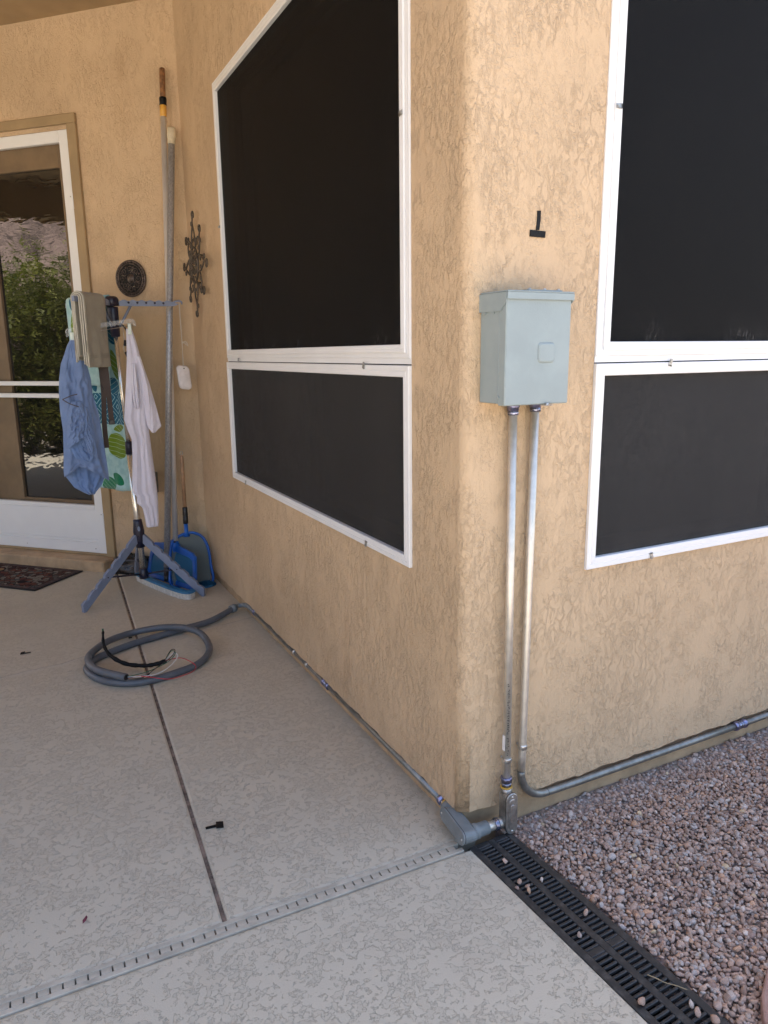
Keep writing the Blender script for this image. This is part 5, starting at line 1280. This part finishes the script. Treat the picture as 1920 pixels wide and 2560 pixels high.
# blue scrubber and a black bag on the floor
M['fuzz'] = plain('blue_scrub_fibre', (0.02, 0.14, 0.27), 0.95, var=0.2, scale=80)
fz = MB(); rr = random.Random(2); cF = Vector((-0.075, 2.765, 0.0))
for k in range(900):
    a = rr.uniform(0, 6.28); q = math.sqrt(rr.random()); p = cF+Vector((0.062*q*math.cos(a), 0.05*q*math.sin(a), 0.002)); h_ = 0.030*(1-0.55*q*q)
    fz.tube([p, p+Vector((rr.uniform(-.006, .006), rr.uniform(-.006, .006), h_*rr.uniform(.7, 1.05)))], [0.0022, 0.001], 3, cap=False)
so = empty('scrub_brush', tuple(cF)); tag(so, 'round fuzzy blue scrubbing brush lying against the skimmers', 'brush')
fo3 = fz.build('fibres', M['fuzz'], so); fo3.matrix_parent_inverse = Matrix.Translation(-cF)
bb = MB().lathe(cF, cF+Vector((0, 0, 1)), [(0, 0.05), (0.006, 0.055), (0.012, 0.045), (0.013, 0)], 16).build('base', M['bluegrey'], so); bb.matrix_parent_inverse = Matrix.Translation(-cF)
M['blackbag'] = plain('black_plastic_sheet', (0.010, 0.010, 0.011), 0.32, var=0.2, bumpd=0.001, bscale=35)
V = []; F = []; nu, nv = 30, 12
for j in range(nv+1):
    for i in range(nu):
        a = 2*math.pi*i/nu; e = (math.pi/2)*j/nv; r = math.cos(e)**0.6
        n_ = mnoise.noise(Vector((math.cos(a)*2.2, math.sin(a)*2.2, e*3)))*0.018
        V.append((-0.425+(0.130+n_)*r*math.cos(a), 3.285+(0.055+n_)*r*math.sin(a)-0.06*(math.cos(a)), max(0.001, 0.125*math.sin(e)+n_*math.sin(e))))
for j in range(nv):
    for i in range(nu): a = j*nu+i; b = j*nu+(i+1) % nu; F.append((a, b, b+nu, a+nu))
F.append(tuple(range(nu))[::-1])
tag(MB().add(V, F, True).build('bag', M['blackbag'], recalc=True), 'low crumpled black bag on the floor behind the rack post', 'bag')

# ------------------------------------------------------------------ things on the walls
M['bronze'] = plain('dark_bronze', (0.105, 0.078, 0.064), 0.42, 0.4, var=0.3, scale=60, bumpd=0.001, bscale=250)
M['bead'] = plain('clear_bead', (0.8, 0.78, 0.65), 0.05, 0.9)
md = empty('wall_medallion', tuple(cw(0.409, 1.862, 0))); tag(md, 'round dark bronze scrollwork medallion on the wall by the door', 'wall decoration')
Fmd = frameC(0.409, 1.862, 0.004); INVm = Matrix.Translation(-cw(0.409, 1.862, 0))
def mp(mb, n_, mt, rc=False):
    o = mb.build(n_, M[mt], md, recalc=rc); o.matrix_parent_inverse = INVm; return o
c0 = Fmd @ Vector((0, 0, 0)); nzv = (Fmd.to_3x3() @ Vector((0, 0, 1)))
mp(MB().lathe(c0, c0+nzv, [(0, 0.100), (0.001, 0.104), (0.004, 0.1045), (0.005, 0.0)], 40), 'back_plate', 'dark_gap')
ringp = lambda r, z, n=40: [Fmd @ Vector((r*math.cos(2*math.pi*k/n), r*math.sin(2*math.pi*k/n), z)) for k in range(n)]
mp(MB().tube(ringp(0.103, 0.007), 0.0065, 8, closed=True), 'rim', 'bronze'); mp(MB().tube(ringp(0.087, 0.009), 0.0045, 8, closed=True), 'inner_ring', 'bronze')
for k in range(40):
    a = 2*math.pi*k/40; p = Fmd @ Vector((0.0955*math.cos(a), 0.0955*math.sin(a), 0.009)); 
    mp(MB().lathe(p, p+nzv, [(0, 0.0052), (0.003, 0.0042), (0.005, 0.0)], 6), 'rim_bead', 'bronze')
for k in range(8):
    a0 = 2*math.pi*k/8; sc_ = MB(); cx_, cy_ = 0.057*math.cos(a0), 0.057*math.sin(a0); dirn = 1 if k % 2 else -1
    sc_.tube([Fmd @ Vector((cx_+(0.022-0.019*t)*math.cos(a0+math.pi+dirn*t*9.5), cy_+(0.022-0.019*t)*math.sin(a0+math.pi+dirn*t*9.5), 0.008+0.004*t)) for t in np.linspace(0, 1, 26)], [0.0036-0.0012*t for t in np.linspace(0, 1, 26)], 6)
    mp(sc_, 'scroll', 'bronze')
    p = Fmd @ Vector((0.070*math.cos(a0+0.39), 0.070*math.sin(a0+0.39), 0.010)); mp(MB().lathe(p, p+nzv, [(0, 0.0075), (0.003, 0.0065), (0.006, 0.0)], 8), 'leaf_knob', 'bronze')
    if k % 8 in (0, 2, 3, 5, 6): 
        p = Fmd @ Vector((0.052*math.cos(a0+0.35), 0.052*math.sin(a0+0.35), 0.012)); mp(MB().lathe(p, p+nzv, [(0, 0.0035), (0.002, 0.0035), (0.0035, 0.0)], 8), 'bead', 'bead')
mp(MB().lathe(c0+nzv*0.005, c0+nzv, [(0, 0.028), (0.004, 0.027), (0.005, 0.022), (0.008, 0.020), (0.012, 0.012), (0.013, 0.0)], 20), 'boss', 'bronze')
M['iron'] = plain('wrought_iron', (0.085, 0.068, 0.050), 0.5, 0.2, var=0.2, scale=40)
iy, iz = 2.712, 1.895
ir = empty('iron_sunburst', (0, iy, iz)); tag(ir, 'wrought iron scrolled sunburst ornament on the porch side wall', 'wall decoration')
Fi = frame((-0.022, iy, iz), (0, -1, 0), (0, 0, 1), (-1, 0, 0)); INVi = Matrix.Translation((0, -iy, -iz))
def ip(mb, n_): 
    o = mb.build(n_, M['iron'], ir); o.matrix_parent_inverse = INVi; return o
rg = lambda r, z, n=36: [Fi @ Vector((r*math.cos(2*math.pi*k/n), r*math.sin(2*math.pi*k/n), z)) for k in range(n)]
ip(MB().tube(rg(0.094, 0.012), 0.0065, 8, closed=True), 'ring'); ip(MB().tube(rg(0.050, 0.014), 0.004, 8, closed=True), 'ring')
for k in range(10):
    a = 2*math.pi*k/10
    ip(MB().tube([Fi @ Vector(((0.072+ (0.021-0.016*t)*math.cos(a+8*t))*math.cos(a)-(0.021-0.016*t)*math.sin(8*t)*math.sin(a), (0.072+(0.021-0.016*t)*math.cos(a+8*t))*math.sin(a)+(0.021-0.016*t)*math.sin(8*t)*math.cos(a), 0.013)) for t in np.linspace(0, 1, 18)], 0.0030, 6), 'inner_scroll')
    ip(MB().tube([Fi @ Vector((0.012*math.cos(a), 0.012*math.sin(a), 0.016)), Fi @ Vector((0.05*math.cos(a+0.3), 0.05*math.sin(a+0.3), 0.014))], 0.003, 6), 'spoke')
for k in range(8):
    a0 = 2*math.pi*k/8+math.pi/2; ca, sa = math.cos(a0), math.sin(a0); Rr = 0.235 if k % 2 == 0 else 0.20
    P_ = lambda r, t, z=0.008: Fi @ Vector((r*ca-t*sa, r*sa+t*ca, z))
    m_ = MB()
    for sg in (-1, 1):
        m_.tube(spline([P_(0.092, sg*0.038), P_(0.13, sg*0.042), P_(0.17, sg*0.026), P_(Rr-0.025, sg*0.004), P_(Rr, 0)], 5), 0.0044, 6)
        m_.tube([P_(0.135+(0.016-0.012*t)*math.cos(sg*t*8), sg*(0.020)+(0.014-0.011*t)*math.sin(sg*t*8)) for t in np.linspace(0, 1, 16)], 0.0032, 6)
    sg = 1 if k % 2 else -1
    m_.tube(spline([P_(Rr-0.02, 0), P_(Rr+0.015, sg*0.003)], 4)+[P_(Rr+0.028+(0.024-0.016*t)*math.cos(math.pi+sg*t*7.5), sg*0.012+(0.028-0.020*t)*math.sin(sg*t*7.5)) for t in np.linspace(0.12, 1, 18)], 0.0046, 6)
    m_.tube([P_(Rr-0.012+(0.012-0.008*t)*math.cos(math.pi-sg*t*7), -sg*0.022+(0.015-0.011*t)*math.sin(-sg*t*7)) for t in np.linspace(0, 1, 16)], 0.0038, 6)
    ip(m_, 'ray')
for a in (0.5, 2.6, 4.6): ip(MB().cyl(Fi @ Vector((0.094*math.cos(a), 0.094*math.sin(a), 0.012)), Fi @ Vector((0.094*math.cos(a), 0.094*math.sin(a), -0.022)), 0.004, 8), 'standoff')
M['outletgrey'] = plain('grey_outlet_cover', (0.17, 0.16, 0.14), 0.5)
ou = empty('outlet', tuple(cw(0.50, 0.60, 0))); tag(ou, 'grey weatherproof wall outlet with its lid flipped open', 'outlet')
INVo = Matrix.Translation(-cw(0.50, 0.60, 0)); Fo = frameC(0, 0, 0)
def op_(mb, n_, mt):
    o = mb.build(n_, M[mt], ou, recalc=True); o.matrix_parent_inverse = INVo; return o
op_(MB().box((0.42, 0.540, 0.0), (0.590, 0.660, 0.028), M=Fo, bev=0.006), 'cover_plate', 'outletgrey')
op_(MB().prism([(0.575+0.017*math.cos(a), 0.630+0.012*math.sin(a)) for a in np.linspace(0, 2*math.pi, 4, endpoint=False)], Fo, 0.0282, 0.0290), 'knockout', 'black')
for uu in (0.578, 0.560, 0.542):
    for zz in (0.556, 0.570, 0.584, 0.598): op_(MB().box((uu-0.004, zz-0.0035, 0.0282), (uu+0.004, zz+0.0035, 0.0295), M=Fo), 'slot', 'black')
op_(MB().box((0.335, 0.535, 0.0), (0.352, 0.668, 0.075), M=Fo @ Matrix.Rotation(0, 4, 'Z'), bev=0.003), 'lid', 'outletgrey')
# door mat
def mat_mat():
    t = NT('pebble_print_mat'); v = t.coord()
    d = t.vor(v, 34, 'DISTANCE_TO_EDGE'); cl = t.vor(v, 34, out='Color')
    h = t.new('SeparateColor'); t.l.new(cl, h.inputs[0])
    c = t.mix(t.step(h.outputs[0], 0.2, 0.8), (0.055, 0.022, 0.018), (0.22, 0.19, 0.155))
    c = t.mix(t.step(h.outputs[1], 0.72, 0.75), c, (0.14, 0.045, 0.03)); c = t.mix(t.step(h.outputs[2], 0.85, 0.88), c, (0.08, 0.085, 0.08))
    big = t.vor(t.coord(loc=(0.4, 0.2, 0)), 5.2, rnd=0.5); c = t.mix(t.step(d, 0.03, 0.07, 1, 0), c, (0.010, 0.007, 0.007))
    c = t.mix(t.step(big, 0.17, 0.19, 1, 0), c, (0.32, 0.19, 0.085)); 
    ring_ = t.math('MULTIPLY', t.step(big, 0.17, 0.19), t.step(big, 0.23, 0.25, 1, 0)); c = t.mix(ring_, c, (0.010, 0.007, 0.007))
    return t.out(c, 0.9, 0, t.bump(t.step(d, 0.02, 0.08), 0.002), 0.2)
M['mat'] = mat_mat(); M['matedge'] = plain('mat_rubber_edge', (0.012, 0.008, 0.008), 0.8); M['matblock'] = plain('mat_border_block', (0.085, 0.05, 0.045), 0.9, var=0.2, scale=40)
dm = empty('door_mat', (-1.13, 3.47, 0.001), (0, 0, R(-45))); tag(dm, 'dark pebble patterned doormat on the patio below the door', 'doormat')
MW, MD = 0.78, 0.43     # local x along the door (towards the right), y towards the wall
dm.location = (-0.720, 3.468, 0.002)
MB().box((-MW, -MD, 0), (0, 0, 0.007), bev=0.002).build('edge', M['matedge'], dm, recalc=True)
MB().box((-MW+0.045, -MD+0.045, 0.0072), (-0.045, -0.045, 0.0085)).build('printed_field', M['mat'], dm)
bk_ = None
def border(x, y, w, h):
    MB().box((x, y, 0.0072), (x+w, y+h, 0.0092), bev=0.0008).build('border_block', M['matblock'], dm, recalc=True)
for k in range(15):
    border(-MW+0.014+0.0505*k, -MD+0.013, 0.043, 0.026); border(-MW+0.014+0.0505*k, -0.039, 0.043, 0.026)
for k in range(7): border(-0.040, -MD+0.047+0.0485*k, 0.026, 0.041); border(-MW+0.014, -MD+0.047+0.0485*k, 0.026, 0.041)
